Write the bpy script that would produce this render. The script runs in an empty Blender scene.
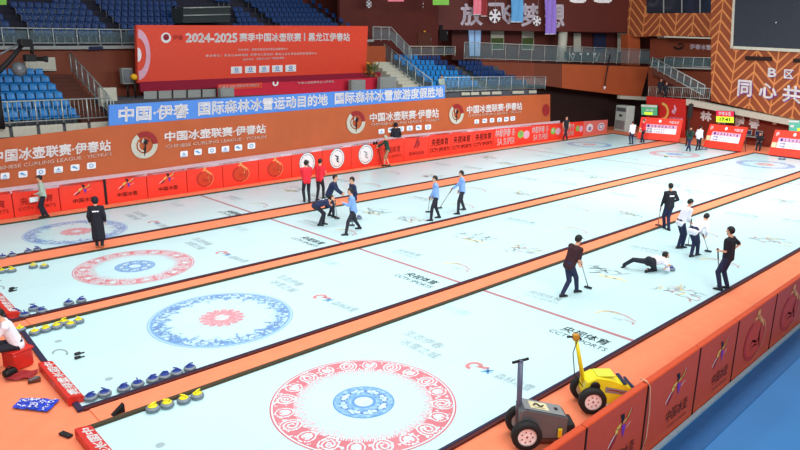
import bpy, bmesh, math, random
from mathutils import Vector, Matrix, noise
random.seed(7)
V = Vector
COL = bpy.context.scene.collection
scene = bpy.context.scene

# ---------------------------------------------------------------- camera
CP = V((-6.99769, -8.29417, 6.23598)); YAW, PIT, ROLL, FPX = 0.81085, -0.252155, 0.0127130, 639.935
FW = V((math.cos(YAW)*math.cos(PIT), math.sin(YAW)*math.cos(PIT), math.sin(PIT)))
_rt = FW.cross(V((0, 0, 1))).normalized(); _up = _rt.cross(FW)
RT = math.cos(ROLL)*_rt + math.sin(ROLL)*_up
UP = -math.sin(ROLL)*_rt + math.cos(ROLL)*_up
cd = bpy.data.cameras.new('camera'); cam = bpy.data.objects.new('camera', cd); COL.objects.link(cam)
cd.sensor_width = 36; cd.lens = 36*FPX/800; cd.clip_end = 300
cam.matrix_world = Matrix(((RT.x, UP.x, -FW.x, CP.x), (RT.y, UP.y, -FW.y, CP.y), (RT.z, UP.z, -FW.z, CP.z), (0, 0, 0, 1)))
scene.camera = cam

# surveying: where a sight line of the photograph meets a real plane of the hall
def ray(px, py): return FW + RT*(px-400)/FPX + UP*(225-py)/FPX
def G(px, py, z=0.0):
    d = ray(px, py); return CP + d*((z-CP.z)/d.z)
class Plane:
    def __init__(s, p, n): s.p = V(p); s.n = V(n).normalized()
    def __call__(s, px, py, d=0.0):
        q = ray(px, py); P = s.p + s.n*d
        return CP + q*((P-CP).dot(s.n)/q.dot(s.n))
PL = Plane((-1.6, 20.05, 0), (-.036, 1, 0))        # long side wall with the advertising boards
PE = Plane((47.5, 7.8, 0), (1, -.25, 0))           # end wall
PK = Plane((33, 30, 0), (8, 20, 0))                # cut corner between them
PN = Plane((0, -4.4, 0), (0, -1, 0))               # near boards
LD = V((1, .036, 0)).normalized(); LN = V((-.036, 1, 0)).normalized()
def SL(s, d, z): return V((-1.6, 20.05, 0)) + LD*s + LN*d + V((0, 0, z))
def s_of(p): return (p - V((-1.6, 20.05, 0))).dot(LD)

# ---------------------------------------------------------------- materials
MATS = {}
def mat(name, c, rough=.55, metal=0.0, emit=0.0, var=.06, scale=6.0, spec=.4):
    if name in MATS: return MATS[name]
    m = bpy.data.materials.new(name); m.use_nodes = True; nt = m.node_tree; b = nt.nodes['Principled BSDF']
    b.inputs['Roughness'].default_value = rough; b.inputs['Metallic'].default_value = metal
    b.inputs['Specular IOR Level'].default_value = spec
    tc = nt.nodes.new('ShaderNodeTexCoord'); no = nt.nodes.new('ShaderNodeTexNoise'); no.inputs['Scale'].default_value = scale
    nt.links.new(tc.outputs['Object'], no.inputs['Vector'])
    rp = nt.nodes.new('ShaderNodeValToRGB')
    rp.color_ramp.elements[0].position = .3; rp.color_ramp.elements[1].position = .7
    rp.color_ramp.elements[0].color = tuple(max(0, x*(1-var)) for x in c)+(1,)
    rp.color_ramp.elements[1].color = tuple(min(1, x*(1+var)) for x in c)+(1,)
    nt.links.new(no.outputs['Fac'], rp.inputs['Fac']); nt.links.new(rp.outputs['Color'], b.inputs['Base Color'])
    if emit:
        nt.links.new(rp.outputs['Color'], b.inputs['Emission Color']); b.inputs['Emission Strength'].default_value = emit
    MATS[name] = m; return m
def srgb(r, g, b):
    f = lambda v: (v/255/12.92 if v/255 <= .04045 else ((v/255+.055)/1.055)**2.4)
    return (f(r), f(g), f(b))
def M(name, r, g, b, **k): return mat(name, srgb(r, g, b), **k)
m_ice = M('ice', 196, 232, 238, rough=.3, var=.02, scale=.6)
m_carpet = M('orange carpet', 240, 138, 102, rough=.9, var=.05, scale=3, spec=.1)
m_bump_in = M('navy foam', 34, 30, 66, rough=.6)
m_bump_out = M('maroon foam', 78, 26, 26, rough=.7)
m_bump_ol = M('olive foam', 62, 54, 34, rough=.7)
m_board = M('orange red board', 206, 74, 32, rough=.45, var=.03)
m_boardred = M('bright red board', 246, 62, 44, rough=.45, var=.03)
m_brown = M('orange brown banner', 186, 92, 50, rough=.6, var=.05, scale=.8)
m_blue = M('banner blue', 80, 140, 226, rough=.6, var=.03)
m_screen = M('screen red', 232, 72, 46, rough=.5, var=.03)
m_white = M('white', 240, 240, 244, rough=.5, var=.01)
m_letter = M('lettering white', 250, 248, 250, rough=.5, var=.01)
m_cream = M('cream paint', 196, 196, 182, rough=.6)
m_grey = M('grey paint', 150, 156, 154, rough=.6)
m_rail = M('steel rail', 176, 186, 184, rough=.35, metal=.3)
m_glass = M('pale glass panel', 120, 150, 156, rough=.2)
m_black = M('black', 18, 18, 22, rough=.55)
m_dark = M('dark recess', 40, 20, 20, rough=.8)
m_wallbrown = M('red brown wall', 128, 62, 40, rough=.6, var=.08, scale=.7)
m_walldark = M('dark red wall', 92, 36, 30, rough=.6, var=.08, scale=.7)
m_wallorange = M('orange brown wall', 172, 82, 44, rough=.6, var=.06, scale=.7)
m_step = M('stair brown', 92, 50, 38, rough=.8)
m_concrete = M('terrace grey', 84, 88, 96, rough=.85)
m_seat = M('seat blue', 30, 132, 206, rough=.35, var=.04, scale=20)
m_seat_dim = M('seat blue dimmed', 18, 58, 116, rough=.4, var=.04, scale=20)  # seat blue darkened: the weaker light on the upper tier is in the colour
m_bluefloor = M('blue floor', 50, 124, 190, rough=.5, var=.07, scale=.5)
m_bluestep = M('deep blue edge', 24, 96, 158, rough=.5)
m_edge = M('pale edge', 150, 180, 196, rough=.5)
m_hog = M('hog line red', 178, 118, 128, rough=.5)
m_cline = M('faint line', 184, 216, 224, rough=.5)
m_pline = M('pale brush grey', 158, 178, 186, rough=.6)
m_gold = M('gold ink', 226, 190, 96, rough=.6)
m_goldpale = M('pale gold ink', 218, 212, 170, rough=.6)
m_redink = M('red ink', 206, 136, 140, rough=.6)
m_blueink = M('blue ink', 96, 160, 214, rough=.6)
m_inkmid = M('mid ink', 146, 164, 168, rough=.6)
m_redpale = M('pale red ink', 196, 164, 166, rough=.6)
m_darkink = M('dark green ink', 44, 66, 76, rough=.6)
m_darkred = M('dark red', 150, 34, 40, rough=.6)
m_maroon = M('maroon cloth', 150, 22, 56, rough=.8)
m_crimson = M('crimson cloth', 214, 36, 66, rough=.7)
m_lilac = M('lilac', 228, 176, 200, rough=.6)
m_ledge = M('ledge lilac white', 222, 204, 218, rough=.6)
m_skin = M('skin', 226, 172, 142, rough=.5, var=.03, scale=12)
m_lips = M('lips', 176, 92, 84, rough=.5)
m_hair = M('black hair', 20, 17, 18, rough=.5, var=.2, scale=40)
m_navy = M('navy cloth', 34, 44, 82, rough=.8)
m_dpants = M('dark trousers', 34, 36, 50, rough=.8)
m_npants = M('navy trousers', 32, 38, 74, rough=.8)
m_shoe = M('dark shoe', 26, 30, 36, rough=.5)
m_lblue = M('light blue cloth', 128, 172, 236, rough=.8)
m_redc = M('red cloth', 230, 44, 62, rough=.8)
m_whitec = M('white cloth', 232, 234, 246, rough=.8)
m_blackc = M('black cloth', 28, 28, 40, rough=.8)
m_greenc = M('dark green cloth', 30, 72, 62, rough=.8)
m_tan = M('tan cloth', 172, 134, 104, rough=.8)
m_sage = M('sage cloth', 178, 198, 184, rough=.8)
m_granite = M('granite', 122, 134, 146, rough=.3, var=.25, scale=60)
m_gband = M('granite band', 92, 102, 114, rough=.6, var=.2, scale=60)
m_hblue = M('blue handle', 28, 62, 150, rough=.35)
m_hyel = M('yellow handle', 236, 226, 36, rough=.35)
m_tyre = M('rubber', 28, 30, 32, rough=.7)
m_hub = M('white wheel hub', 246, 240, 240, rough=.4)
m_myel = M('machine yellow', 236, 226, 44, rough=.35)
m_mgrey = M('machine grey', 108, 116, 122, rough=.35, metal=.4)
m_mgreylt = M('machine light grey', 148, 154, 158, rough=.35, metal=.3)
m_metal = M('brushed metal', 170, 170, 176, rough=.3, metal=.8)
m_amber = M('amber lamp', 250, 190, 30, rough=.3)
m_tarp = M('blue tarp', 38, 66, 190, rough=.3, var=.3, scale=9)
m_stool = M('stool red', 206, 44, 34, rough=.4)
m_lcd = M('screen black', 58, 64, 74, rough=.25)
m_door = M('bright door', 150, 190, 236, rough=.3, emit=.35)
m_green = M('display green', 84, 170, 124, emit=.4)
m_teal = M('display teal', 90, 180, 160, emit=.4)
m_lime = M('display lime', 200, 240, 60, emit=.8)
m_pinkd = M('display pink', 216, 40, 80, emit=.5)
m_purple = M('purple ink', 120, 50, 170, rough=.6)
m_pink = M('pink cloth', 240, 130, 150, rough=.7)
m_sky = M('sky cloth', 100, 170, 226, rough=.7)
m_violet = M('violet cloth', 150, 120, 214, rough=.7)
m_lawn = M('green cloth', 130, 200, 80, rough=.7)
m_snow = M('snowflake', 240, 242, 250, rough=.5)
m_fade = M('fascia letter', 222, 212, 226, rough=.6)
m_leaf = M('leaf', 70, 90, 40, rough=.7)
m_cable = M('pale cable', 220, 170, 140, rough=.6)
m_khaki = M('shoe tan', 170, 100, 50, rough=.6)
m_pinkboard = M('pink board', 232, 120, 116, rough=.5)

def attr_mat(name, rough=.35):
    m = bpy.data.materials.new(name); m.use_nodes = True; nt = m.node_tree; b = nt.nodes['Principled BSDF']
    a = nt.nodes.new('ShaderNodeVertexColor'); a.layer_name = 'ink'
    nt.links.new(a.outputs['Color'], b.inputs['Base Color']); b.inputs['Roughness'].default_value = rough
    b.inputs['Specular IOR Level'].default_value = .4
    return m
m_ink = attr_mat('printed ice ink')

def chevron_mat():
    m = bpy.data.materials.new('chevron timber'); m.use_nodes = True; nt = m.node_tree; b = nt.nodes['Principled BSDF']
    L = nt.links.new
    def math_(op, a, c=None):
        n = nt.nodes.new('ShaderNodeMath'); n.operation = op
        for i, v in enumerate((a, c)):
            if v is None: continue
            if isinstance(v, (int, float)): n.inputs[i].default_value = v
            else: L(v, n.inputs[i])
        return n.outputs[0]
    uv = nt.nodes.new('ShaderNodeUVMap'); uv.uv_map = 'wall'
    sp = nt.nodes.new('ShaderNodeSeparateXYZ'); L(uv.outputs[0], sp.inputs[0])
    W = 1.72
    u = math_('FLOORED_MODULO', sp.outputs[0], 2*W); saw = math_('ABSOLUTE', math_('SUBTRACT', u, W))
    st = math_('FLOORED_MODULO', math_('ADD', sp.outputs[1], math_('MULTIPLY', saw, 1.0)), .8)
    line = math_('LESS_THAN', st, .19)
    vl = math_('LESS_THAN', math_('FLOORED_MODULO', math_('ADD', sp.outputs[0], .05), W), .1)
    fac = math_('MAXIMUM', line, vl)
    mx = nt.nodes.new('ShaderNodeMix'); mx.data_type = 'RGBA'
    mx.inputs['A'].default_value = srgb(146, 74, 42)+(1,); mx.inputs['B'].default_value = srgb(214, 138, 80)+(1,)
    L(fac, mx.inputs['Factor']); L(mx.outputs['Result'], b.inputs['Base Color']); b.inputs['Roughness'].default_value = .6
    return m
m_chev = chevron_mat()

# ---------------------------------------------------------------- mesh builder
class MB:
    def __init__(s): s.v = []; s.f = []; s.m = []; s.mi = 0; s.smooth = []
    def face(s, idx, sm=False): s.f.append(tuple(idx)); s.m.append(s.mi); s.smooth.append(sm)
    def mesh(s, vs, fs, sm=False):
        o = len(s.v); s.v += [V(p) for p in vs]
        for f in fs: s.face([i+o for i in f], sm)
        return s
    def box(s, c, size, rot=0.0, bev=0.0):
        x, y, z = (k/2 for k in size); c = V(c); R = Matrix.Rotation(rot, 3, 'Z')
        if bev <= 0:
            vs = [c + R @ V((a*x, b*y, d*z)) for d in (-1, 1) for a, b in ((-1, -1), (1, -1), (1, 1), (-1, 1))]
            return s.mesh(vs, [(3, 2, 1, 0), (4, 5, 6, 7), (0, 1, 5, 4), (1, 2, 6, 5), (2, 3, 7, 6), (3, 0, 4, 7)])
        bev = min(bev, x*.9, y*.9, z*.9)
        rings = []
        for zz, ins in ((-z, bev), (-z+bev*.3, bev*.3), (-z+bev, 0), (z-bev, 0), (z-bev*.3, bev*.3), (z, bev)):
            ring = []
            xx, yy = x-ins, y-ins; q = bev
            for sx, sy, order in ((1, -1, 0), (1, 1, 1), (-1, 1, 0), (-1, -1, 1)):
                pts = [(sx*(xx-q*.9), sy*yy), (sx*(xx-q*.26), sy*(yy-q*.26)), (sx*xx, sy*(yy-q*.9))]
                ring += pts if order == 0 else pts[::-1]
            rings.append([c + R @ V((a, b, zz)) for a, b in ring])
        return s.loft(rings, True, True, sm=False)
    def loft(s, rings, cap0=True, cap1=True, sm=True, closed=True):
        o = len(s.v); n = len(rings[0])
        for r in rings: s.v += [V(p) for p in r]
        for k in range(len(rings)-1):
            for i in range(n if closed else n-1):
                j = (i+1) % n
                s.face((o+k*n+i, o+k*n+j, o+(k+1)*n+j, o+(k+1)*n+i), sm)
        if cap0: s.face([o+i for i in range(n)][::-1], False)
        if cap1: s.face([o+(len(rings)-1)*n+i for i in range(n)], False)
        return s
    def tube(s, pts, r, n=8, r2=None):
        pts = [V(p) for p in pts]; rings = []
        for k, p in enumerate(pts):
            t = (pts[min(k+1, len(pts)-1)]-pts[max(k-1, 0)]).normalized()
            a = t.cross(V((0, 0, 1)) if abs(t.z) < .9 else V((1, 0, 0))).normalized(); b = t.cross(a)
            rr = r if r2 is None else r+(r2-r)*k/(len(pts)-1)
            rings.append([p + a*rr*math.cos(2*math.pi*i/n) + b*rr*math.sin(2*math.pi*i/n) for i in range(n)])
        return s.loft(rings)
    def lathe(s, prof, c=(0, 0, 0), n=24, axis=None, cap=True):
        c = V(c); ax = V(axis).normalized() if axis else V((0, 0, 1))
        a = ax.orthogonal().normalized() if axis else V((1, 0, 0)); b = ax.cross(a)
        rings = [[c + ax*z + a*r*math.cos(2*math.pi*i/n) + b*r*math.sin(2*math.pi*i/n) for i in range(n)] for r, z in prof]
        return s.loft(rings, cap, cap)
    def slab(s, q, depth):
        """quad TL,TR,BR,BL thickened along depth vector"""
        q = [V(p) for p in q]; d = V(depth)
        return s.mesh(q+[p+d for p in q], [(0, 3, 2, 1), (4, 5, 6, 7), (0, 1, 5, 4), (1, 2, 6, 5), (2, 3, 7, 6), (3, 0, 4, 7)])
    def poly(s, pts): return s.mesh(pts, [tuple(range(len(pts)))])
    def build(s, name, mats, parent=None, org=None):
        if not isinstance(mats, (list, tuple)): mats = [mats]
        me = bpy.data.meshes.new(name); o = bpy.data.objects.new(name, me); COL.objects.link(o)
        if parent is not None:
            o.parent = parent; q = WORG.get(parent.name, V((0, 0, 0)))
            off = q if org is None else V(org); o.location = off-q
        else:
            if org is None:
                if s.v:
                    mn = [min(p[i] for p in s.v) for i in range(3)]; mxx = [max(p[i] for p in s.v) for i in range(3)]
                    org = V(((mn[0]+mxx[0])/2, (mn[1]+mxx[1])/2, mn[2]))
                else: org = V((0, 0, 0))
            off = V(org); o.location = off
        WORG[o.name] = off
        me.from_pydata([tuple(p-off) for p in s.v], [], s.f)
        for mm in mats: me.materials.append(mm)
        for p, mi, sm in zip(me.polygons, s.m, s.smooth): p.material_index = mi; p.use_smooth = sm
        me.update(); return o
WORG = {}
def tag(o, label, cat, group=None, kind=None):
    if label: o['label'] = label
    if cat: o['category'] = cat
    if group: o['group'] = group
    if kind: o['kind'] = kind
    return o
def struct(o, label=None, cat=None): o['kind'] = 'structure'; return tag(o, label, cat)
def empty(name, loc, label, cat, group=None, rz=0.0):
    o = bpy.data.objects.new(name, None); COL.objects.link(o); o.location = loc; o.rotation_euler.z = rz; o.empty_display_size = .1
    WORG[o.name] = V(loc); return tag(o, label, cat, group)
def copy_thing(root, loc, rz, label, group=None):
    r = root.copy(); COL.objects.link(r); r.location = loc; r.rotation_euler = (0, 0, rz); r['label'] = label
    if group: r['group'] = group
    WORG[r.name] = V(loc)
    for ch in list(root.children):
        c = ch.copy(); COL.objects.link(c); c.parent = r
        for g in list(ch.children):
            d = g.copy(); COL.objects.link(d); d.parent = c
    return r

def bil(q):
    """surface from a world quad TL,TR,BR,BL: (u right, v up) in 0..1"""
    TL, TR, BR, BL = [V(p) for p in q]
    return lambda u, v: (BL*(1-u)+BR*u)*(1-v) + (TL*(1-u)+TR*u)*v
def wq(pl, pts, d=0.0): return [pl(p[0], p[1], d) for p in pts]
def pq(pl, cx, cy, hw, hh, sl=0.0, d=0.0):
    """px box centred on a plane, slope sl = dy/dx in the photo"""
    return wq(pl, [(cx-hw, cy-hh-sl*hw), (cx+hw, cy-hh+sl*hw), (cx+hw, cy+hh+sl*hw), (cx-hw, cy+hh-sl*hw)], d)

_tc = {}
def text2d(body, bold=.0, space=1.0):
    k = (body, bold, space)
    if k in _tc: return _tc[k]
    cu = bpy.data.curves.new('t', 'FONT'); cu.body = body; cu.size = 1; cu.offset = bold; cu.space_character = space
    cu.resolution_u = 2
    o = bpy.data.objects.new('t', cu); COL.objects.link(o)
    dg = bpy.context.evaluated_depsgraph_get(); dg.update()
    me = bpy.data.meshes.new_from_object(o.evaluated_get(dg))
    vs = [(v.co.x, v.co.y) for v in me.vertices]; fs = [tuple(p.vertices) for p in me.polygons]
    bpy.data.objects.remove(o); bpy.data.curves.remove(cu); bpy.data.meshes.remove(me)
    _tc[k] = (vs, fs); return _tc[k]
def put_text(mb, body, S, box=(0, 0, 1, 1), bold=.02, space=1.0):
    vs, fs = text2d(body, 0.0, space)
    if not vs: return mb
    x0 = min(p[0] for p in vs); x1 = max(p[0] for p in vs); y0 = min(p[1] for p in vs); y1 = max(p[1] for p in vs)
    u0, v0, u1, v1 = box
    for ox, oy in (((0, 0),) if bold < .006 else ((-bold, 0), (bold, 0), (0, bold), (0, -bold))):
        mb.mesh([S(u0+(x+ox-x0)/(x1-x0)*(u1-u0), v0+(y+oy-y0)/(y1-y0)*(v1-v0)) for x, y in vs], fs)
    return mb
def disc(mb, S, c, r0, r1, a0=0.0, a1=2*math.pi, n=28, asp=1.0):
    """annulus sector on a surface; asp scales the u radius"""
    cu, cv = c; P = lambda r, a: S(cu+r*asp*math.cos(a), cv+r*math.sin(a))
    for i in range(n):
        a = a0+(a1-a0)*i/n; b = a0+(a1-a0)*(i+1)/n
        if r0 <= 0: mb.mesh([S(cu, cv), P(r1, a), P(r1, b)], [(0, 1, 2)])
        else: mb.mesh([P(r0, a), P(r1, a), P(r1, b), P(r0, b)], [(0, 1, 2, 3)])
    return mb
def upoly(mb, S, pts): return mb.poly([S(u, v) for u, v in pts])
def stroke(mb, S, pts, w):
    """ribbon of width w (in surface units) along pts with tapered ends"""
    n = len(pts)
    for i in range(n-1):
        (a, b), (c, d) = pts[i], pts[i+1]; l = math.hypot(c-a, d-b) or 1; nx, ny = -(d-b)/l, (c-a)/l
        w0 = w*(.45 if i == 0 else 1)/2; w1 = w*(.45 if i == n-2 else 1)/2
        mb.mesh([S(a-nx*w0, b-ny*w0), S(c-nx*w1, d-ny*w1), S(c+nx*w1, d+ny*w1), S(a+nx*w0, b+ny*w0)], [(0, 1, 2, 3)])
    return mb

# ---------------------------------------------------------------- floor and ice
def flat(name, pts, z, m, top=None):
    mb = MB(); n = len(pts); t = .012
    vs = [V((x, y, z)) for x, y in pts]+[V((x, y, z-t)) for x, y in pts]
    mb.mesh(vs, [tuple(range(n)), tuple(range(2*n-1, n-1, -1))]+[(i, i+n, (i+1) % n+n, (i+1) % n) for i in range(n)])
    return mb.build(name, m)
struct(flat('floor', [(-14, -4.41), (56, -4.41), (56, 30), (-14, 30)], -.012, m_carpet))
struct(flat('floor_blue', [(-14, -14), (56, -14), (56, -4.41), (-14, -4.41)], -.012, m_bluefloor))
struct(flat('floor_edge', [(-14, -4.98), (56, -4.98), (56, -4.5), (-14, -4.5)], .001, m_bluestep))
mb = MB(); mb.box((21, -4.45, .01), (70, .07, .06)); struct(mb.build('trim_1', m_edge))

E = {4: ((-2.046, -.0144), (2.397, -.0079)), 3: ((3.2286, -.0084), (7.8157, -.0045)),
     2: ((8.6225, .0007), (13.2147, .0141)), 1: ((14.5138, .0238), (19.096, .0373))}
X0 = {4: (-4.25, -4.08), 3: (-3.97, -3.8), 2: (-3.9, -3.75), 1: (-3.8, -3.6)}
X1 = {4: (40.6, 41.8), 3: (42.0, 43.65), 2: (43.4, 45.0), 1: (45.25, 47.3)}
YC = {4: 0.0, 3: 5.434, 2: 10.867, 1: 16.301}
LT = 38.367; RAD = 1.741; HOG = 6.401
def ey(s, k, x): a, b = E[s][k]; return a+b*x

def lerp3(a, b, t): return tuple(p+(q-p)*t for p, q in zip(a, b))
ICEC = srgb(196, 232, 238)
def house_mesh(name, outer_red, nt, nr, seed):
    RED = srgb(206, 74, 92); BLU = srgb(66, 134, 206); BLD = srgb(44, 96, 178); WH = srgb(206, 232, 238); PK = srgb(226, 150, 162); LB = srgb(150, 196, 230)
    rnd = random.Random(seed)
    def col(th, r):
        n1 = noise.noise(V((math.cos(th)*r*9, math.sin(th)*r*9, seed)))
        n2 = noise.noise(V((math.cos(th)*r*22, math.sin(th)*r*22, seed+5)))
        fade = .5+.5*noise.noise(V((math.cos(th)*1.2+seed, math.sin(th)*1.2, 3)))
        if outer_red:
            if r > .985: return RED
            if r > .72:
                q = (r-.72)/.28; N = 20; a = (th*N/(2*math.pi)) % 1-.5; k = int(th*N/(2*math.pi)) % 2
                ax = a*2*math.pi/N*.86*RAD/.28/1.741*1.0*2.2
                d = math.hypot(ax*1.0, (q-.45)*2.0)
                w = RED
                if k == 0:
                    if d < .42: w = WH
                    elif d < .52: w = RED
                    elif .62 < d < .72: w = WH
                    if math.hypot(ax, (q-.6)*2) < .14: w = PK
                else:
                    sp = (d*3.2 + math.atan2(q-.45, ax+1e-6)/(2*math.pi)) % 1
                    if sp < .45 and d < .9: w = WH if d > .12 else RED
                if .9 < q < .94: w = WH
                if n2 > .38: w = WH
                if q < .12 and ((th*90/math.pi) % 1) < .5: w = WH
                return lerp3(w, PK if w == RED else w, .55*fade*fade)
            if r > .62:
                q = (r-.62)/.1
                a = (th*60/(2*math.pi)) % 1
                if abs(q-.25-.7*abs(math.sin(a*math.pi))) < .14 or n2 > .4: return lerp3(PK, WH, .35)
                return None
            if r < .335:
                if r > .315: return BLU
                if r < .1: return lerp3(WH, LB, .3 if n2 > 0 else 0)
                if r < .13: return BLU
                N = 8; a = (th*N/(2*math.pi)) % 1-.5
                d = math.hypot(a*.8, (r-.225)/.1)
                if d < .34: return WH if n2 < .05 else LB
                if .34 <= d < .42: return BLD
                return lerp3(BLU, LB, .5+.9*n2)
            return None
        else:
            if .985 < r or .955 < r < .968: return lerp3(BLU, LB, .5)
            if .925 < r < .945: return BLU
            if r >= .945: return lerp3(WH, LB, .6)
            N = 8; a = abs((th*N/(2*math.pi)) % 1-.5)*2
            inner = .77-.12*max(0, 1-abs(a-.5)*5) + .02*math.sin(th*40)
            if r > inner:
                vein = abs(n1+.3*n2)
                if vein < .1: return BLD
                if n2 > .1: return BLU
                if a < .25 and vein < .3: return BLU
                return lerp3(WH, LB, .75 if n1 > 0 else .35)
            if r > inner-.02: return LB
            if r < .33:
                if r < .1: return WH if n2 < .2 else PK
                N = 16; a = (th*N/(2*math.pi)) % 1-.5
                lim = .33-.05*abs(a*2)
                if r > lim: return None
                if n2 > .12: return PK
                if abs(a) > .42 and r > .24: return WH
                return lerp3(RED, PK, .35)
            return None
    mb = MB(); cols = []
    for i in range(nr):
        ra, rb = (i/nr), ((i+1)/nr)
        for j in range(nt):
            ta, tb = 2*math.pi*j/nt, 2*math.pi*(j+1)/nt
            c = col((ta+tb)/2, (ra+rb)/2)
            if c is None: continue
            c = lerp3(c, ICEC, .12 if outer_red else .22)
            p = [(r*RAD*math.cos(t), r*RAD*math.sin(t), 0) for r, t in ((ra, ta), (rb, ta), (rb, tb), (ra, tb))]
            mb.mesh(p, [(0, 1, 2, 3)]); cols.append(c)
    me = bpy.data.meshes.new(name); me.from_pydata([tuple(p) for p in mb.v], [], mb.f)
    ca = me.color_attributes.new('ink', 'FLOAT_COLOR', 'CORNER')
    buf = []
    for c in cols: buf += list(c+(1.0,))*4
    ca.data.foreach_set('color', buf); me.materials.append(m_ink); me.update(); return me
HM = {(True, True): house_mesh('house_a', True, 640, 60, 1), (False, True): house_mesh('house_b', False, 640, 60, 2),
      (True, False): house_mesh('house_c', True, 200, 24, 1), (False, False): house_mesh('house_d', False, 200, 24, 2)}

def ground_S(cx, cy, ax, ay, w, h, z=.005):
    """surface centred at cx,cy with u axis ax and v axis ay"""
    ax = V((ax[0], ax[1], 0)).normalized(); ay = V((ay[0], ay[1], 0)).normalized()
    return lambda u, v: V((cx, cy, z)) + ax*((u-.5)*w) + ay*((v-.5)*h)
def squiggle(mb, S, rnd, n, w):
    for k in range(n):
        x, y = rnd.random(), rnd.random(); a = rnd.uniform(-.6, .6); pts = []
        for i in range(5):
            pts.append((x, y)); x += .09*math.cos(a); y += .14*math.sin(a); a += rnd.uniform(-1.2, 1.2)
        stroke(mb, S, pts, w)

ordn = {1: 'fourth', 2: 'third', 3: 'second', 4: 'nearest'}
for s in (1, 2, 3, 4):
    redh = s in (2, 4)
    lab = {4: 'white curling ice sheet nearest the two wheeled machines, large red ring and blue centre',
           3: 'white curling ice sheet with blue-ringed house, behind the nearest walkway',
           2: 'white curling ice sheet with red-ringed house, crossed by light blue shirted players',
           1: 'white curling ice sheet running beside the long red advertising boards'}[s]
    t = empty('ice_sheet', (X0[s][0], ey(s, 0, X0[s][0]), 0), lab, 'ice sheet')
    xs = [X0[s][0]+(X1[s][0]-X0[s][0])*i/6 for i in range(7)]; xu = [X0[s][1]+(X1[s][1]-X0[s][1])*i/6 for i in range(7)]
    mb = MB(); lo = [V((x, ey(s, 0, x), 0)) for x in xs]; hi = [V((x, ey(s, 1, x), 0)) for x in xu]
    for i in range(6):
        mb.mesh([lo[i], lo[i+1], hi[i+1], hi[i]], [(0, 1, 2, 3)])
    mb.build('ice_surface', m_ice, t)
    # foam bumpers round the sheet: dark outside, navy or olive inside
    for side in (0, 1):
        mb = MB(); xx = xs if side == 0 else xu; sg = -1 if side == 0 else 1
        for k, (o0, o1, hgt) in enumerate(((0.0, .055, .05), (.055, .115, .04))):
            mb.mi = k
            rings = []
            for x in xx:
                y = ey(s, side, x); a, b = sorted((y+sg*o0, y+sg*o1))
                rings.append([V((x, a, -.01)), V((x, b, -.01)), V((x, b, hgt)), V((x, a, hgt))])
            mb.loft(rings, sm=False)
        mb.build('side_bumper', [m_bump_in, m_bump_out] if side == 0 else [m_bump_ol, m_bump_ol], t)
    for end in (0, 1):
        X = X0 if end == 0 else X1; sg = -1 if end == 0 else 1; mb = MB()
        a = V((X[s][0], ey(s, 0, X[s][0])-.1, 0)); b = V((X[s][1], ey(s, 1, X[s][1])+.1, 0)); d = V((sg*.1, 0, 0)); u = V((0, 0, .05))
        mb.mesh([a, b, b+d, a+d, a+u, b+u, b+d+u, a+d+u], [(3, 2, 1, 0), (4, 5, 6, 7), (0, 1, 5, 4), (1, 2, 6, 5), (2, 3, 7, 6), (3, 0, 4, 7)])
        mb.build('end_bumper', m_bump_out if end else m_bump_in, t)
    for end, x in ((0, 0.0), (1, LT)):
        if s == 4 and end: continue
        h = bpy.data.objects.new('house', HM[(redh, end == 0)]); COL.objects.link(h); h.parent = t
        yc = YC[s] if end == 0 else (ey(s, 0, x)+ey(s, 1, x))/2
        h.location = V((x, yc, .004))-t.location; h['label'] = ('red ring with pale scroll pattern round a blue centre' if redh else 'blue porcelain pattern ring round a red centre')
    for x in (HOG, LT-HOG):
        mb = MB(); y0, y1 = ey(s, 0, x), ey(s, 1, x)
        mb.mesh([(x-.06, y0, .003), (x+.06, y0, .003), (x+.06, y1, .003), (x-.06, y1, .003)], [(0, 1, 2, 3)])
        mb.build('hog_line', m_hog, t)
    yc0, yc1 = YC[s], (ey(s, 0, LT)+ey(s, 1, LT))/2
    mb = MB(); mb.mesh([(-3.5, yc0-.008, .002), (LT+3, yc1-.008, .002), (LT+3, yc1+.008, .002), (-3.5, yc0+.008, .002)], [(0, 1, 2, 3)])
    mb.build('centre_line', m_cline, t)
    # printed marks, the same places on every sheet: read from the near end (u along -y, v along +x)
    AX, AY = (0, -1), (1, 0)
    def at(dx, dy): return dx, YC[s]+dy
    x, y = at(5.68, -1.2); S = ground_S(x, y, AX, AY, 1.2, .62)
    mb = MB(); put_text(mb, '央视体育', S, (0, .45, 1, 1), .008); put_text(mb, 'CCTV SPORTS', S, (-.12, 0, 1.12, .3), .0)
    mb.build('printed_lettering', m_darkink, t)
    x, y = at(2.62, 1.05); S = ground_S(x, y, AX, AY, 1.4, .72); mb = MB()
    put_text(mb, '生态伊春', S, (0, .58, .8, 1), -.005); put_text(mb, '冰雪之城', S, (.2, 0, 1, .42), -.005)
    mb.build('printed_script', m_pline, t)
    x, y = at(2.72, -1.08); S = ground_S(x, y, (.08, -1), AY, 1.55, .4); mb = MB()
    mb.mi = 0; disc(mb, S, (.09, .5), .26, .5, .4, 4.9, 18, .22); stroke(mb, S, [(.12, .5), (.2, .62), (.26, .9)], .12)
    mb.mi = 1; stroke(mb, S, [(.27, .2), (.35, .8)], .09); stroke(mb, S, [(.27, .75), (.36, .25)], .09); stroke(mb, S, [(.25, .5), (.4, .5)], .1)
    mb.mi = 2; put_text(mb, '森林冰雪', S, (.46, .1, 1, .85), .0)
    mb.build('printed_emblem', [m_redink, m_blueink, m_pline], t)
    x, y = at(4.7, 1.9); S = ground_S(x, y, AX, AY, 1.0, .5); mb = MB()
    put_text(mb, '冰雪', S, (.1, .2, .9, .9), -.01); mb.build('printed_script', m_cline, t)
    rnd = random.Random(40+s)
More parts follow.
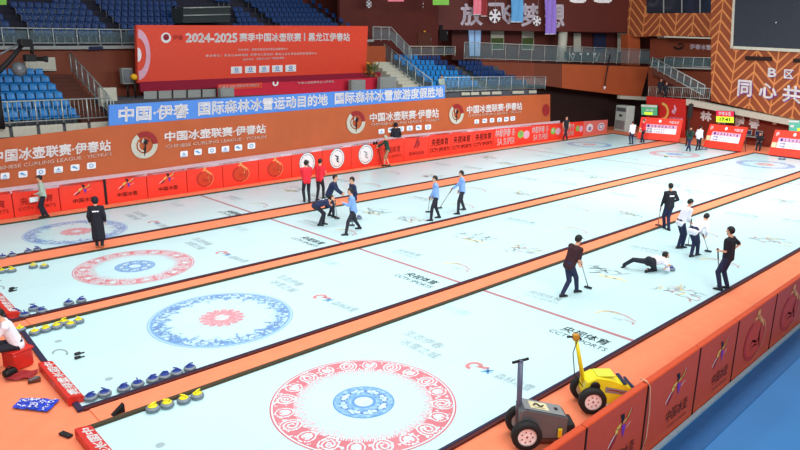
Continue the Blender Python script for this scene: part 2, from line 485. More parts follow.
    # brush drawings spread beyond the hog line
    for i, (dx, dy, w, h, kind) in enumerate(((7.4, -1.2, 1.05, .6, 0), (7.25, .8, 1.1, .5, 3), (10.5, .92, 1.3, .85, 1), (10.5, -1.25, 1.1, .85, 2), (13.8, 1.05, 1.45, .5, 3), (14.2, -1.1, 1.2, .6, 0),
                                              (17.5, .9, 1.3, .6, 0), (18.5, -1.1, 1.2, .85, 2), (22, 1.0, 1.4, .5, 3), (22.5, -1.1, 1.4, .5, 3), (25.5, -1.0, 1.3, .85, 1), (26.5, 1.0, 1.2, .85, 2), (30, -1.1, 1.4, .5, 3), (33.5, .9, 1.2, .6, 0))):
        yc = (ey(s, 0, dx)+ey(s, 1, dx))/2
        S = ground_S(dx, yc+dy, (.08, -1), (1, .08), w, h); mb = MB()
        if kind == 0:
            mb.mi = 0; stroke(mb, S, [(.02, .3), (.1, .75), (.3, .95), (.5, .9)], .1)
            mb.mi = 1; stroke(mb, S, [(.1, .85), (.35, 1.05), (.65, .95), (.98, .6)], .1); stroke(mb, S, [(.7, .5), (.95, .45), (1, .2)], .08)
            mb.mi = 2; put_text(mb, '伊春', S, (.45, .2, .7, .5), -.01)
            mats = [m_goldpale, m_redpale, m_cline]
        elif kind in (1, 2):
            mb.mi = 0; squiggle(mb, S, rnd, 9, .045); mb.mi = 1; squiggle(mb, S, rnd, 7, .05)
            mb.mi = 2
            if kind == 1: stroke(mb, S, [(.5, .1), (.7, .0), (.9, .1), (1.2, .05)], .22)
            else: squiggle(mb, S, rnd, 4, .07)
            mats = [m_pline, m_inkmid if kind == 1 else m_redpale, m_goldpale]
        else:
            mb.mi = 0; put_text(mb, '央视体育', S, (0, .45, .9, 1), .0); put_text(mb, 'CCTV SPORTS', S, (0, 0, .95, .25), .0); mats = [m_pline]
        mb.build('printed_drawing' if kind != 3 else 'printed_lettering', mats, t)
    # hack: two dark footholds and a faint hook mark behind the house
    hx, hy = (-3.36, YC[s]+.1)
    for k in (0, 1):
        mb = MB(); mb.box((hx+.06*k, hy-.1+.2*k, .03), (.13, .08, .05), 0, .02); mb.box((hx+.06*k+.09, hy-.1+.2*k, .015), (.1, .035, .02), 0, .006); mb.build('hack', m_black, t)
    S = ground_S(hx-.2, hy+.42, AX, AY, .5, .3, .004); mb = MB(); disc(mb, S, (.5, .5), .36, .5, .6, 4.4, 20, 1.0); mb.build('printed_hook', m_inkmid, t)
    for dx, dy in ((-3.4, 1.2), (-3.2, -1.35)):
        S = ground_S(dx, YC[s]+dy, AX, AY, .15, .15, .004); mb = MB(); disc(mb, S, (.5, .5), 0, .5); mb.build('printed_dot', m_pline, t)

# carpet walkways between the sheets
for a, b, lab in ((4, 3, 'orange carpet walkway between the nearest sheet and the blue-ringed second sheet'),
                  (3, 2, 'orange carpet walkway between the second and third ice sheets'),
                  (2, 1, 'orange carpet walkway where two red-shirted men stand, beside the farthest sheet')):
    mb = MB(); rings = []
    for i in range(7):
        xl = X0[a][1]+.2+(X1[a][1]-X0[a][1]-.4)*i/6; yl = ey(a, 1, xl)+.13; yh = ey(b, 0, xl)-.13
        rings.append([V((xl, yl, -.01)), V((xl, yh, -.01)), V((xl, yh, .01)), V((xl, yl, .01))])
    mb.loft(rings, sm=False); tag(mb.build('carpet_walkway', m_carpet), lab, 'carpet')
m_terrup = M('upper terrace', 46, 46, 62, rough=.9)
m_exit = M('exit green grey', 52, 62, 64, rough=.8)
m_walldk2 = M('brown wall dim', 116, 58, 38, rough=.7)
m_winglass = M('dark window glass', 40, 46, 58, rough=.1)
m_wallred = M('red brown lower wall', 130, 50, 34, rough=.7, scale=.7)
m_posterred = M('poster red', 206, 44, 40, rough=.5)
m_blackred = M('black and dark red cloth', 54, 24, 34, rough=.8)
m_lawnyel = M('machine lime yellow', 214, 222, 70, rough=.35)
m_amberdk = M('dull amber', 190, 140, 50, rough=.4)
m_bluegrey = M('blue grey post', 92, 102, 128, rough=.4)
m_ringdk = M('seal dark', 188, 44, 34, rough=.5)
m_ringlt = M('seal light', 244, 168, 104, rough=.5)
m_eng = M('small lettering', 240, 222, 212, rough=.5)
m_sealfill = M('seal fill', 210, 66, 34, rough=.5)
m_acbody = M('pale grey green enamel', 182, 198, 194, rough=.4)

# ---------------------------------------------------------------- advertising boards
def runner(mb, S, x0, y0, w, h):
    """leaping coloured figure made of brush strokes; material slots 0 dark 1 gold 2 purple 3 dark red 4 white"""
    T = lambda u, v: S(x0+u*w, y0+v*h)
    mb.mi = 0; upoly(mb, T, [(.42, 1), (.58, .98), (.62, .8), (.56, .66), (.48, .62), (.5, .8)])
    mb.mi = 1; stroke(mb, T, [(.3, .38), (.34, .56), (.5, .68)], .16); stroke(mb, T, [(.56, .66), (.74, .72), (.86, .92)], .1)
    mb.mi = 2; upoly(mb, T, [(.52, .6), (.7, .52), (.66, .3), (.62, .1), (.56, .3)])
    mb.mi = 3; stroke(mb, T, [(.1, .0), (.22, .2), (.36, .4)], .14); stroke(mb, T, [(.62, .62), (.82, .74), (.95, .98)], .05)
    mb.mi = 4; stroke(mb, T, [(0, .1), (.14, .28), (.26, .42)], .045); stroke(mb, T, [(.72, .74), (.9, 1.0)], .04); stroke(mb, T, [(.72, .38), (.9, .5)], .04)
RUN = [m_black, m_gold, m_purple, m_darkred, m_white]
def figure_ring(mb, S, x0, y0, w, h):
    """round brush-stroke seal with a bending figure; slots 0 dark red 1 gold"""
    T = lambda u, v: S(x0+u*w, y0+v*h)
    mb.mi = 0; disc(mb, T, (.48, .42), .33, .4, 1.9, 6.6, 30, 1.1); stroke(mb, T, [(.28, .36), (.4, .42), (.56, .34), (.7, .4)], .04)
    stroke(mb, T, [(.3, .28), (.5, .3), (.66, .26)], .03)
    mb.mi = 2; disc(mb, lambda u, v: T(u, v), (.48, .42), 0, .33, asp=1.1); mb.mi = 1; disc(mb, T, (.48, .42), .39, .415, 4.9, 7.1, 26, 1.1); disc(mb, T, (.5, .93), 0, .07, n=12)
    stroke(mb, T, [(.36, .84), (.52, .86), (.72, .7), (.82, .58)], .08); stroke(mb, T, [(.7, .62), (.66, .42), (.74, .2)], .06); stroke(mb, T, [(.56, .84), (.62, .7)], .06)
FIG = [m_ringdk, m_ringlt, m_sealfill]

def board_near(x0, x1, kind, lab, h=1.37):
    mb = MB(); mb.box(((x0+x1)/2, -4.34, h/2), (x1-x0-.015, .12, h), 0, .025)
    o = tag(mb.build('rink_board', m_board), lab, 'board', 'orange boards along the blue floor')
    mb = MB(); mb.box((x1, -4.404, h/2), (.03, .012, h-.03)); mb.build('seam', m_dark, o, org=WORG[o.name])
    S = bil([(x0, -4.408, h), (x1, -4.408, h), (x1, -4.408, 0), (x0, -4.408, 0)])
    if kind == 'run':
        mb = MB(); runner(mb, S, .36, .5, .4, .35); mb.build('printed_emblem', RUN, o)
        mb = MB(); put_text(mb, '中国冰壶', S, (.42, .23, .84, .4), .004); put_text(mb, 'CHINA CURLING', S, (.46, .14, .84, .165), 0); mb.build('printed_lettering', m_dark, o)
    elif kind == 'fig':
        mb = MB(); figure_ring(mb, S, .2, .1, .62, .84); mb.build('printed_emblem', FIG, o)
board_near(-1.75, .31, 'run', 'orange board at the bottom edge in front of the grey machine')
board_near(.31, 2.13, 'run', 'orange board with leaping figure emblem in front of the yellow machine')
board_near(2.13, 4.12, 'run', 'orange board with leaping figure emblem, beside the board with pale hanging cable')
board_near(4.12, 5.95, 'run', 'orange board with leaping figure emblem, next to the round figure seals')
board_near(5.95, 8.2, 'fig', 'orange board with golden round seal, next to the leaping figure emblems')
board_near(8.2, 10.6, 'fig', 'orange board with golden round seal, cut by the right picture edge')
mb = MB(); mb.tube([(2.16, -4.24, 1.38), (2.13, -4.36, 1.4), (2.12, -4.43, 1.33), (2.2, -4.43, .9), (2.2, -4.43, .4), (1.95, -4.44, .02), (1.3, -4.5, .02)], .012, 6)
tag(mb.build('cable', m_cable), 'pale thin cable hanging over an orange board seam', 'cable')

# long side: red boards, pale ledge, brown banner, blue sign
def along(pts, px):
    for (x0, y0), (x1, y1) in zip(pts, pts[1:]):
        if px <= x1 or (x1, y1) == pts[-1]: return y0+(y1-y0)*(px-x0)/(x1-x0)
TOPB = [(-60, 199.5), (0, 192.4), (160, 172), (400, 137.8), (500, 127), (608, 119.8)]
def red_panel(p0, p1, m, lab, deco=None):
    t0, t1 = along(TOPB, p0), along(TOPB, p1)
    a, b = PL(p0, t0), PL(p1, t1); a0 = V((a.x, a.y, 0)); b0 = V((b.x, b.y, 0))
    e = LD*.02
    mb = MB(); mb.slab([a+e, b-e, b0-e, a0+e], LN*.12)
    o = tag(mb.build('rink_board', m), lab, 'board', 'red boards under the brown banner')
    S = bil([a-LN*.012, b-LN*.012, b0-LN*.012, a0-LN*.012])
    if deco: deco(S, o)
    return o
def d_run(S, o):
    mb = MB(); runner(mb, S, .3, .5, .42, .4); mb.build('printed_emblem', RUN, o)
    mb = MB(); put_text(mb, '中国冰壶', S, (.27, .22, .75, .38), .008); mb.build('printed_lettering', m_dark, o)
def d_fig(S, o):
    mb = MB(); figure_ring(mb, S, .24, .12, .52, .82); mb.build('printed_emblem', FIG, o)
def d_tx(S, o):
    mb = MB(); put_text(mb, '央视体育', S, (.15, .42, .85, .7), .01); put_text(mb, 'CCTV SPORTS', S, (.1, .22, .9, .34), .01); mb.build('printed_lettering', m_ringdk, o)
def d_txk(S, o):
    mb = MB(); put_text(mb, '央视体育', S, (.12, .48, .88, .8), .01); put_text(mb, 'CCTV SPORTS', S, (.05, .22, .95, .38), .02); mb.build('printed_lettering', m_dark, o)
def d_round(S, o):
    mb = MB(); mb.mi = 0; disc(mb, S, (.5, .52), .0, .4, asp=.62); mb.mi = 1; disc(mb, S, (.5, .52), .32, .345, asp=.62); disc(mb, S, (.5, .52), .4, .42, asp=.62)
    stroke(mb, S, [(.42, .66), (.54, .58), (.5, .42), (.58, .34)], .07); stroke(mb, S, [(.44, .52), (.56, .5)], .05)
    mb.build('printed_roundel', [m_white, m_darkink], o)
def d_flame(S, o):
    mb = MB(); stroke(mb, S, [(.4, .5), (.5, .7), (.56, .95)], .1); stroke(mb, S, [(.5, .5), (.58, .6), (.6, .8)], .08); put_text(mb, '亚洲冬运会', S, (.2, .2, .8, .36), .01); mb.build('printed_lettering', m_darkred, o)
def d_super(S, o):
    mb = MB(); mb.mi = 0; put_text(mb, '林都伊春 冬', S, (.04, .52, .56, .9), .01); put_text(mb, '5A SUPER', S, (.1, .12, .56, .44), .01)
    mb.mi = 1; disc(mb, S, (.72, .55), 0, .2, asp=.4); mb.mi = 2; disc(mb, S, (.88, .5), 0, .22, asp=.4); mb.mi = 0; disc(mb, S, (.72, .6), 0, .1, asp=.4)
    mb.build('printed_lettering', [m_white, m_lawn, m_lilac], o)
def d_pale(S, o):
    mb = MB(); mb.mi = 0; disc(mb, S, (.25, .5), 0, .3, asp=.45); disc(mb, S, (.72, .5), 0, .3, asp=.5); mb.mi = 1; disc(mb, S, (.25, .45), 0, .14, asp=.45); disc(mb, S, (.72, .5), .14, .22, asp=.5)
    mb.build('printed_roundel', [m_white, m_violet], o)
for p0, p1, m, d, lab in (
    (-42, 11, m_boardred, d_tx, 'red board with dark lettering cut by the left picture edge'),
    (11, 58, m_boardred, d_tx, 'red board with dark lettering, behind the man with the white case'),
    (58, 104, m_boardred, d_run, 'red board with leaping figure emblem, left of the black gap'),
    (104, 146, m_boardred, d_run, 'red board with leaping figure emblem, right of the black gap'),
    (146, 186, m_boardred, d_run, 'red board with leaping figure emblem, next to the round seals'),
    (186, 222, m_boardred, d_fig, 'red board with golden seal, next to a leaping figure emblem'),
    (222, 258, m_boardred, d_fig, 'red board with golden seal, second of three seals'),
    (258, 291, m_boardred, d_fig, 'red board with golden seal, next to the white roundels'),
    (291, 322, m_boardred, d_round, 'red board with white roundel behind the first red-shirted man'),
    (322, 351, m_boardred, d_round, 'red board with white roundel, second of three roundels'),
    (351, 380, m_boardred, d_round, 'red board with white roundel, next to the camera on tripod'),
    (380, 404, m_boardred, d_tx, 'red board behind the cameraman in green jacket'),
    (404, 429, m_boardred, d_flame, 'red board with small flame mark right of the cameraman'),
    (429, 451, m_boardred, d_txk, 'red board with black lettering, first of three such'),
    (451, 473, m_boardred, d_txk, 'red board with black lettering, second of three such'),
    (473, 494, m_boardred, d_txk, 'red board with black lettering, next to white lettered boards'),
    (494, 531, m_boardred, d_super, 'red board with white lettering, first after the black lettering'),
    (531, 562, m_boardred, d_super, 'red board with white lettering, left of the referee in black'),
    (562, 584, m_boardred, d_super, 'red board with white lettering, right of the referee in black'),
    (584, 608, m_pinkboard, d_pale, 'pink board with pale roundels at the far corner')):
    red_panel(p0, p1, m, lab, d)
p = PL(104, along(TOPB, 104)); mb = MB(); mb.slab([p-LN*.03-LD*.05, p-LN*.03+LD*.05, V((p.x, p.y, 0))-LN*.03+LD*.05, V((p.x, p.y, 0))-LN*.03-LD*.05], LN*.1)
tag(mb.build('board_post', m_black), 'narrow black post in the gap between red boards', 'post')
# ledge
LEDG = [(-60, 195.5), (0, 188.3), (160, 168.6), (400, 135.2), (560, 120.5)]
mb = MB(); rings = []
for px in range(-60, 562, 31):
    a = PL(px, along(TOPB, px), .0); q = PL(px, along(LEDG, px), .5); lo = min(a.z, q.z)
    rings.append([a, q, q-V((0, 0, .1)), a-V((0, 0, .1))])
mb.loft(rings, sm=False); struct(mb.build('trim_2', m_ledge))
# brown banner
BRT = [(-60, 145.5), (0, 139), (110, 126), (400, 102), (448, 98), (550, 94.3)]
mb = MB(); rings = []
for px in range(-60, 551, 10):
    a = PL(px, along(BRT, px), .52); q = PL(px, along(LEDG, px)+1.5, .52)
    w = .02*math.sin(px*.17)
    rings.append([q+LN*w, a+LN*w, a+LN*(.05+w), q+LN*(.05+w)])
mb.loft(rings, sm=False)
ban = tag(mb.build('advertising_banner', m_brown), 'long orange brown banner with repeated white lettering above the red boards', 'banner')
BD = .47
def ban_text(quads, eng, icons, isz):
    mb = MB(); put_text(mb, '中国冰壶联赛·伊春站', bil(wq(PL, quads, BD)), bold=.028); mb.build('printed_lettering', m_letter, ban, org=WORG[ban.name])
    mb = MB(); put_text(mb, 'CHINESE CURLING LEAGUE · YICHUN', bil(wq(PL, eng, BD)), bold=.01); mb.build('printed_small_lettering', m_eng, ban, org=WORG[ban.name])
    for i, (cx, cy) in enumerate(icons):
        S = bil(pq(PL, cx, cy, isz[0]/2, isz[1]/2, -.1, BD)); mb = MB(); mb.mi = 0
        upoly(mb, S, [(.1, 0), (.9, 0), (1, .15), (1, .85), (.9, 1), (.1, 1), (0, .85), (0, .15)])
        S2 = bil(pq(PL, cx, cy, isz[0]/2, isz[1]/2, -.1, BD-.02)); mb.mi = 1
        k = i % 3
        if k == 0: upoly(mb, S2, [(.25, .3), (.5, .8), (.75, .3), (.5, .45)]); upoly(mb, S2, [(.15, .1), (.85, .1), (.85, .2), (.15, .2)])
        elif k == 1: upoly(mb, S2, [(.1, .6), (.4, .8), (.9, .25), (.6, .3)])
        else: disc(mb, S2, (.5, .5), .2, .32, n=12, asp=.8)
        mb.build('printed_badge', [m_white, m_blueink], ban, org=WORG[ban.name])
ban_text([(-9, 151), (110.5, 140), (110.5, 150.5), (-9, 163.5)], [(-9, 167.5), (111, 152), (111, 155.3), (-9, 171)], [(5, 176), (23, 174.2), (41, 172), (58.4, 169.6), (75, 167.6), (91.4, 165.6)], (9, 6.4))
ban_text([(165, 132), (265.5, 124.2), (265.5, 133), (165, 141.5)], [(166, 145), (266, 135.2), (266, 138), (166, 148.2)], [(184, 154), (198, 152), (212, 150.4), (225.4, 149), (238.4, 147.6), (251.4, 145.8)], (7.6, 6))
ban_text([(370, 113.5), (438.5, 108.5), (438.5, 117.3), (370, 122)], [(371, 123.4), (439, 118.6), (439, 120.8), (371, 125.8)], [(381.5, 131.5), (391, 130), (401, 129), (409.7, 128.2), (418.7, 127.6), (428, 127)], (6, 5))
ban_text([(467, 106), (522, 102.2), (522, 109.6), (467, 113.6)], [(468, 114.7), (521, 110.6), (521, 112.6), (468, 116.7)], [(476.7, 121.6), (484.7, 120.8), (492, 120.3), (499.5, 119.8), (506.3, 119.2), (512.8, 118.5)], (4.6, 4.4))
for cx, cy, rx, ry in ((144.5, 145, 13.3, 13.5), (356, 122.3, 9.3, 11.4), (456.5, 114, 7.2, 10)):
    S = bil(pq(PL, cx, cy, rx, ry, -.09, BD)); S2 = bil(pq(PL, cx, cy, rx, ry, -.09, BD-.03)); mb = MB()
    mb.mi = 0; disc(mb, S, (.5, .5), .31, .5, 2.2, 6.3, 26)
    mb.mi = 1; disc(mb, S, (.5, .5), .31, .5, .05, 2.15, 14); disc(mb, S, (.5, .5), .0, .24, .6, 2.4, 12)
    mb.mi = 2; upoly(mb, S2, [(.47, .35), (.5, .05), (.56, .35), (.54, .62)]); upoly(mb, S2, [(.42, .6), (.6, .5), (.62, .66), (.5, .72)])
    mb.mi = 0; disc(mb, S2, (.5, .5), .2, .26, 2.6, 4.6, 12); upoly(mb, S2, [(.38, .62), (.44, .76), (.5, .68), (.44, .56)])
    mb.build('printed_ring_emblem', [m_cream, m_darkred, m_black], ban, org=WORG[ban.name])
S = bil(pq(PL, 546, 110, 3.6, 6, -.08, BD)); mb = MB(); disc(mb, S, (.5, .5), 0, .5); mb.build('printed_disc', m_darkred, ban, org=WORG[ban.name])
# blue sign
mb = MB(); rings = []
for px in range(109, 449, 12):
    yt = 105+(px-109)/339*(85-105)+ -2.2*math.sin((px-109)/339*math.pi)*0; yb = along(BRT, px)
    a = PL(px, yt, .56); q = PL(px, yb+.3, .56); rings.append([q, a, a+LN*.08, q+LN*.08])
mb.loft(rings, sm=False)
sign = tag(mb.build('banner_sign', m_blue), 'long light blue sign with white Chinese lettering on top of the brown banner', 'sign')
for body, q in (('中国·伊春', [(119, 107.5), (188.5, 103.7), (188.5, 117.5), (119, 121.8)]), ('国际森林冰雪运动目的地', [(198.5, 102.2), (327.5, 94), (327.5, 105), (198.5, 115.5)]), ('国际森林冰雪旅游度假胜地', [(335, 93), (443, 87), (443, 96.6), (335, 104.2)])):
    mb = MB(); put_text(mb, body, bil(wq(PL, q, .53)), bold=.028); mb.build('sign_lettering', m_letter, sign, org=WORG[sign.name])

# ---------------------------------------------------------------- stage backdrop in the stand
q = wq(PL, [(136.3, 25), (368, 26), (366, 73), (138, 83)], 4.5)
mb = MB(); mb.slab(q, LN*.25); bd = tag(mb.build('backdrop_screen', m_screen), 'large red event backdrop with white Chinese title in the left stand', 'backdrop')
mb = MB(); W0 = WORG[bd.name]
def bt(body, quad, m=m_letter, bold=.01, name='title_lettering'):
    mb = MB(); put_text(mb, body, bil(wq(PL, quad, 4.46)), bold=bold); mb.build(name, m, bd, org=W0)
bt('2024-2025', [(186, 33.5), (237, 33.5), (237, 42), (186, 42)], bold=.045)
bt('赛季中国冰壶联赛', [(239.5, 33.2), (301, 33.2), (301, 41.4), (239.5, 41.5)], bold=.03)
bt('|', [(304, 33), (305, 33), (305, 41), (304, 41)])
bt('黑龙江伊春站', [(308.5, 33), (349.5, 33), (349.5, 41), (308.5, 41.2)], bold=.03)
bt('伊春', [(173, 35), (183, 35), (183, 40), (173, 40)], m_darkred, .005)
bt('主办单位：国家体育总局冬季运动管理中心', [(238, 48.6), (288, 47.6), (288, 50), (238, 51)], bold=.01, name='small_lettering')
bt('承办单位：黑龙江省体育局  伊春市人民政府  黑龙江省冬季运动项目管理中心', [(205.5, 54.6), (317, 52), (317, 54.4), (205.5, 57)], bold=.01, name='small_lettering')
bt('协办单位：伊春市文化广电和旅游局', [(243, 58.4), (284, 56.8), (284, 59), (243, 60.6)], bold=.01, name='small_lettering')
S = lambda quad, d=4.47: bil(wq(PL, quad, d))
for x0, x1 in ((231, 242), (245, 256), (259, 269.4), (272, 282.6), (285.4, 296)):
    y = 70.2-(x0-231)*.033; T = S([(x0, y-3.4), (x1, y-3.8), (x1, y+3), (x0, y+3.4)]); T2 = S([(x0, y-3.4), (x1, y-3.8), (x1, y+3), (x0, y+3.4)], 4.45)
    mb = MB(); upoly(mb, T, [(0, 0), (1, 0), (1, 1), (0, 1)]); mb.mi = 1; disc(mb, T2, (.5, .6), .12, .26, n=12, asp=.7); upoly(mb, T2, [(.25, .14), (.75, .14), (.75, .26), (.25, .26)])
    mb.build('sponsor_badge', [m_white, m_blueink], bd, org=W0)
T = S([(161, 32.5), (171, 32.5), (171, 43), (161, 43)]); T2 = S([(161, 32.5), (171, 32.5), (171, 43), (161, 43)], 4.45)
mb = MB(); disc(mb, T, (.5, .5), .0, .5); mb.mi = 1; disc(mb, T2, (.52, .56), .0, .3); mb.mi = 2; upoly(mb, T2, [(.45, .5), (.5, .2), (.6, .5), (.55, .7)]); mb.build('ring_emblem', [m_white, m_darkred, m_purple], bd, org=W0)
T = S([(137.2, 29), (167, 29), (167, 80), (138.2, 80)])
mb = MB(); disc(mb, T, (0, .5), .33, .5, -1.5, 1.5, 26, 1.7*.5); mb.build('ring_graphic', m_lilac, bd, org=W0); mb = MB(); disc(mb, T, (0, .5), 0, .14, -1.57, 1.57, 16, .9); mb.build('disc_graphic', m_white, bd, org=W0)
# skirt and stage pieces below it
mb = MB(); mb.slab(wq(PL, [(140, 82), (381, 72), (380, 80), (141, 92)], 4.4), LN*.2); tag(mb.build('stage_skirt', m_maroon), 'dark red cloth skirt along the bottom of the red backdrop', 'cloth')
for i in range(5):
    x0 = 144+i*14.6; y0 = 91.5-i*.5
    mb = MB(); mb.slab(wq(PL, [(x0, y0), (x0+13.4, y0-.5), (x0+13.4, y0+14), (x0, y0+14)], 3.2), LN*.05); o = mb.build('barrier_panel', m_grey)
    tag(o, ['first', 'second', 'third', 'fourth', 'fifth'][i]+' grey barrier panel from the left, behind the blue sign', 'barrier', 'grey barrier panels below the backdrop')
    mb = MB(); a = PL(x0+14, y0-1.2, 3.15); b = PL(x0+14, y0+14, 3.15); mb.tube([a, b], .035, 6); mb.build('post', m_black, o)
mb = MB(); mb.slab(wq(PL, [(218, 85), (378, 77.5), (376, 92), (218, 102)], 3.4), LN*.1); lo = tag(mb.build('low_banner', m_crimson), 'low crimson banner with small white lettering under the backdrop', 'banner')
mb = MB(); mb.slab(wq(PL, [(218, 84.4), (262, 82.5), (262, 88), (218, 90.2)], 3.36), LN*.03); mb.build('banner_strip', m_screen, lo, org=WORG[lo.name])
mb = MB(); put_text(mb, '伊春欢迎你', bil(wq(PL, [(219, 85.6), (236, 84.8), (236, 88.3), (219, 89)], 3.32)), bold=.006); put_text(mb, '国际森林冰雪运动', bil(wq(PL, [(237, 84.6), (259, 83.6), (259, 86.3), (237, 87.3)], 3.32)), bold=.006)
put_text(mb, '中国冰壶联赛黑龙江伊春站', bil(wq(PL, [(298, 82), (334, 80.3), (334, 82.6), (298, 84.2)], 3.32)), bold=.006); disc(mb, bil(wq(PL, [(272.5, 80.5), (278.5, 80.2), (278.5, 86), (272.5, 86.3)], 3.32)), (.5, .5), .22, .5, 2.4, 7, 16)
mb.build('banner_lettering', m_letter, lo, org=WORG[lo.name])
for i, (x0, y0, x1, y1, m, lab) in enumerate(((221, 88.5, 235, 97, m_grey, 'grey box below the low crimson banner'), (352, 80, 366, 92, m_grey, 'grey box at the right end of the crimson banner'), (381, 77, 397, 89, m_grey, 'grey crate beside the white stair wall'),
        (100, 88, 118.5, 106, m_cream, 'cream cabinet left of the blue sign behind the stair rail'), (25, 57, 57, 71, m_cream, 'cream panel box on the wall behind the blue seats'), (122, 68, 134, 84, m_grey, 'grey loudspeaker left of the red backdrop'))):
    P0 = PL(x0, y0, (2.6, 2.6, 2.6, 2.6, 6.02, 5.0)[i]); P1 = PL(x1, y1, (2.6, 2.6, 2.6, 2.6, 6.02, 5.0)[i]); c = (P0+P1)/2+LN*.2; mb = MB(); mb.box(c, (abs(P1.x-P0.x), .3, abs(P0.z-P1.z)), math.atan(.036), .01)
    o = tag(mb.build(['equipment_box', 'equipment_box', 'crate', 'cabinet', 'wall_box', 'loudspeaker'][i], m), lab, ['box', 'box', 'crate', 'cabinet', 'box', 'speaker'][i])
    mb = MB(); mb.box(c-LN*.16, (abs(P1.x-P0.x)*.8, .06, abs(P0.z-P1.z)*.8), math.atan(.036), .02); mb.build('front_panel', m_mgrey if i == 5 else m, o)
    if i == 5: mb = MB(); mb.tube([V((c.x, c.y, 4.23)), c-V((0, 0, .3))], .05, 6); mb.build('stand', m_black, o, org=WORG[o.name])
p = PL(134, 77, 4.2); mb = MB(); mb.lathe([(.02, -.16), (.13, -.1), (.17, 0), (.13, .1), (.02, .16)], p, 12); o = tag(mb.build('warning_lamp', m_amber), 'small yellow lamp at the left edge of the red backdrop', 'lamp'); mb = MB(); mb.tube([V((p.x, p.y, 4.23)), p-V((0, 0, .14))], .04, 6); mb.build('stand', m_black, o, org=WORG[o.name])
p = PL(371, 73, 3.95); o = empty('flower_pot', p-V((0, 0, .9)), 'dark flower arrangement with yellow blooms right of the backdrop', 'plant')
mb = MB(); mb.lathe([(.2, 0), (.3, .5), (.32, .55)], p-V((0, 0, .9)), 14); mb.build('pot', m_dark, o)
rnd = random.Random(3); mb = MB(); mb2 = MB()
for i in range(60):
    d = V((rnd.gauss(0, .3), rnd.gauss(0, .2), rnd.uniform(-.3, .6))); a = p+d; b = a+V((rnd.uniform(-.2, .2), 0, rnd.uniform(0, .25))); mb.mesh([p+d*.3, a+V((.05, 0, 0)), b, a-V((.05, 0, 0))], [(0, 1, 2, 3)])
    if i % 5 == 0: mb2.lathe([(.01, -.05), (.07, 0), (.01, .05)], b, 8)
mb.build('foliage', m_leaf, o); mb2.build('blossom', m_amber, o)

# ---------------------------------------------------------------- grandstands
def rbox(mb, s0, s1, d0, d1, z0, z1):
    return mb.mesh([SL(s, d, z) for z in (z0, z1) for s, d in ((s0, d0), (s1, d0), (s1, d1), (s0, d1))],
                   [(3, 2, 1, 0), (4, 5, 6, 7), (0, 1, 5, 4), (1, 2, 6, 5), (2, 3, 7, 6), (3, 0, 4, 7)])
def terrace(name, s0, s1, d0, z0, n, dp, rise, m, zb):
    mb = MB(); prof = []
    for i in range(n): prof += [(d0+i*dp, z0+i*rise-(rise if i else z0-zb) if i else zb), (d0+i*dp, z0+i*rise)]
    pts = [(d0, zb)]
    for i in range(n): pts += [(d0+i*dp, z0+i*rise), (d0+(i+1)*dp, z0+i*rise)]
    pts += [(d0+n*dp, zb)]
    mb.loft([[SL(s0, d, z) for d, z in pts], [SL(s1, d, z) for d, z in pts]], sm=False)
    return struct(mb.build(name, m))
def railing(pts, h, lab, posts=None, m=m_rail, panel=True, group=None, low=.12, t=.03, name='handrail', bars=False):
    o = empty(name, pts[0], lab, 'railing', group)
    U = V((0, 0, 1))
    mb = MB(); mb.tube([p+U*h for p in pts], t, 6); mb.build('top_rail', m, o)
    mb = MB(); mb.tube([p+U*low for p in pts], t*.8, 6); mb.build('bottom_rail', m, o)
    segs = list(zip(pts, pts[1:])); L = [(b-a).length for a, b in segs]; tot = sum(L); n = posts or max(2, round(tot/1.3))
    pos = []
    for i in range(n+1):
        r = tot*i/n
        for (a, b), l in zip(segs, L):
            if r <= l+1e-6: pos.append(a+(b-a)*(r/l)); break
            r -= l
    for p in pos:
        mb = MB(); mb.tube([p, p+U*(h+.02)], t*1.05, 6); mb.build('post', m, o)
    if panel:
        mb = MB()
        for p, q in zip(pos, pos[1:]):
            e = (q-p)*.06; mb.mesh([p+e+U*(low+.05), q-e+U*(low+.05), q-e+U*(h-.1), p+e+U*(h-.1)], [(0, 1, 2, 3)])
        mb.build('glass_panel', m_railglass, o)
    if bars:
        mb = MB()
        for p, q in zip(pos, pos[1:]):
            k = max(2, int((q-p).length/.16))
            for i in range(1, k): r = p+(q-p)*(i/k); mb.tube([r+U*low, r+U*h], .012, 4)
        b = mb.build('bar_infill', m, o); b['kind'] = 'stuff'
    return o
def glassmat():
    m = M('rail glass', 120, 150, 158, rough=.15); b = m.node_tree.nodes['Principled BSDF']; b.inputs['Alpha'].default_value = .35; return m
m_railglass = glassmat()

# seat, facing -d : local +Y is the back of the seat
def seat_mesh(m):
    t = MB(); n = 6
    pan = [[V((-.2+.4*i/n, -.2+.4*j/4, .02+.03*abs(i/n*2-1)**2 - (.015 if j == 0 else 0))) for i in range(n+1)] for j in range(5)]
    pan2 = [[p-V((0, 0, .035)) for p in r] for r in pan]
    back = [[V(((-.2+.4*i/n)*(1-.12*(k/4)**2), .2+.05*k/4-.03*abs(i/n*2-1)**2, .04+.36*k/4)) for i in range(n+1)] for k in range(5)]
    back2 = [[p+V((0, .035, 0)) for p in r] for r in back]
    def shell(A, B):
        rings = [a+b[::-1] for a, b in zip(A, B)]; mb = MB(); mb.loft(rings, sm=True); return mb
    return shell(pan2, pan), shell(back, back2)
def make_seat(m, nm):
    a, b = seat_mesh(m)
    root = a.build(nm, m, org=(0, 0, 0)); c = b.build('backrest', m, root, org=(0, 0, 0))
    mb = MB(); mb.box((0, .05, -.22), (.06, .08, .4)); mb.build('support_leg', m_mgrey, root, org=(0, 0, 0))
    return root
proto_seat = None; NSEAT = 0
ORD = 'first second third fourth fifth sixth seventh eighth ninth tenth eleventh twelfth thirteenth fourteenth fifteenth sixteenth seventeenth eighteenth nineteenth twentieth'.split()
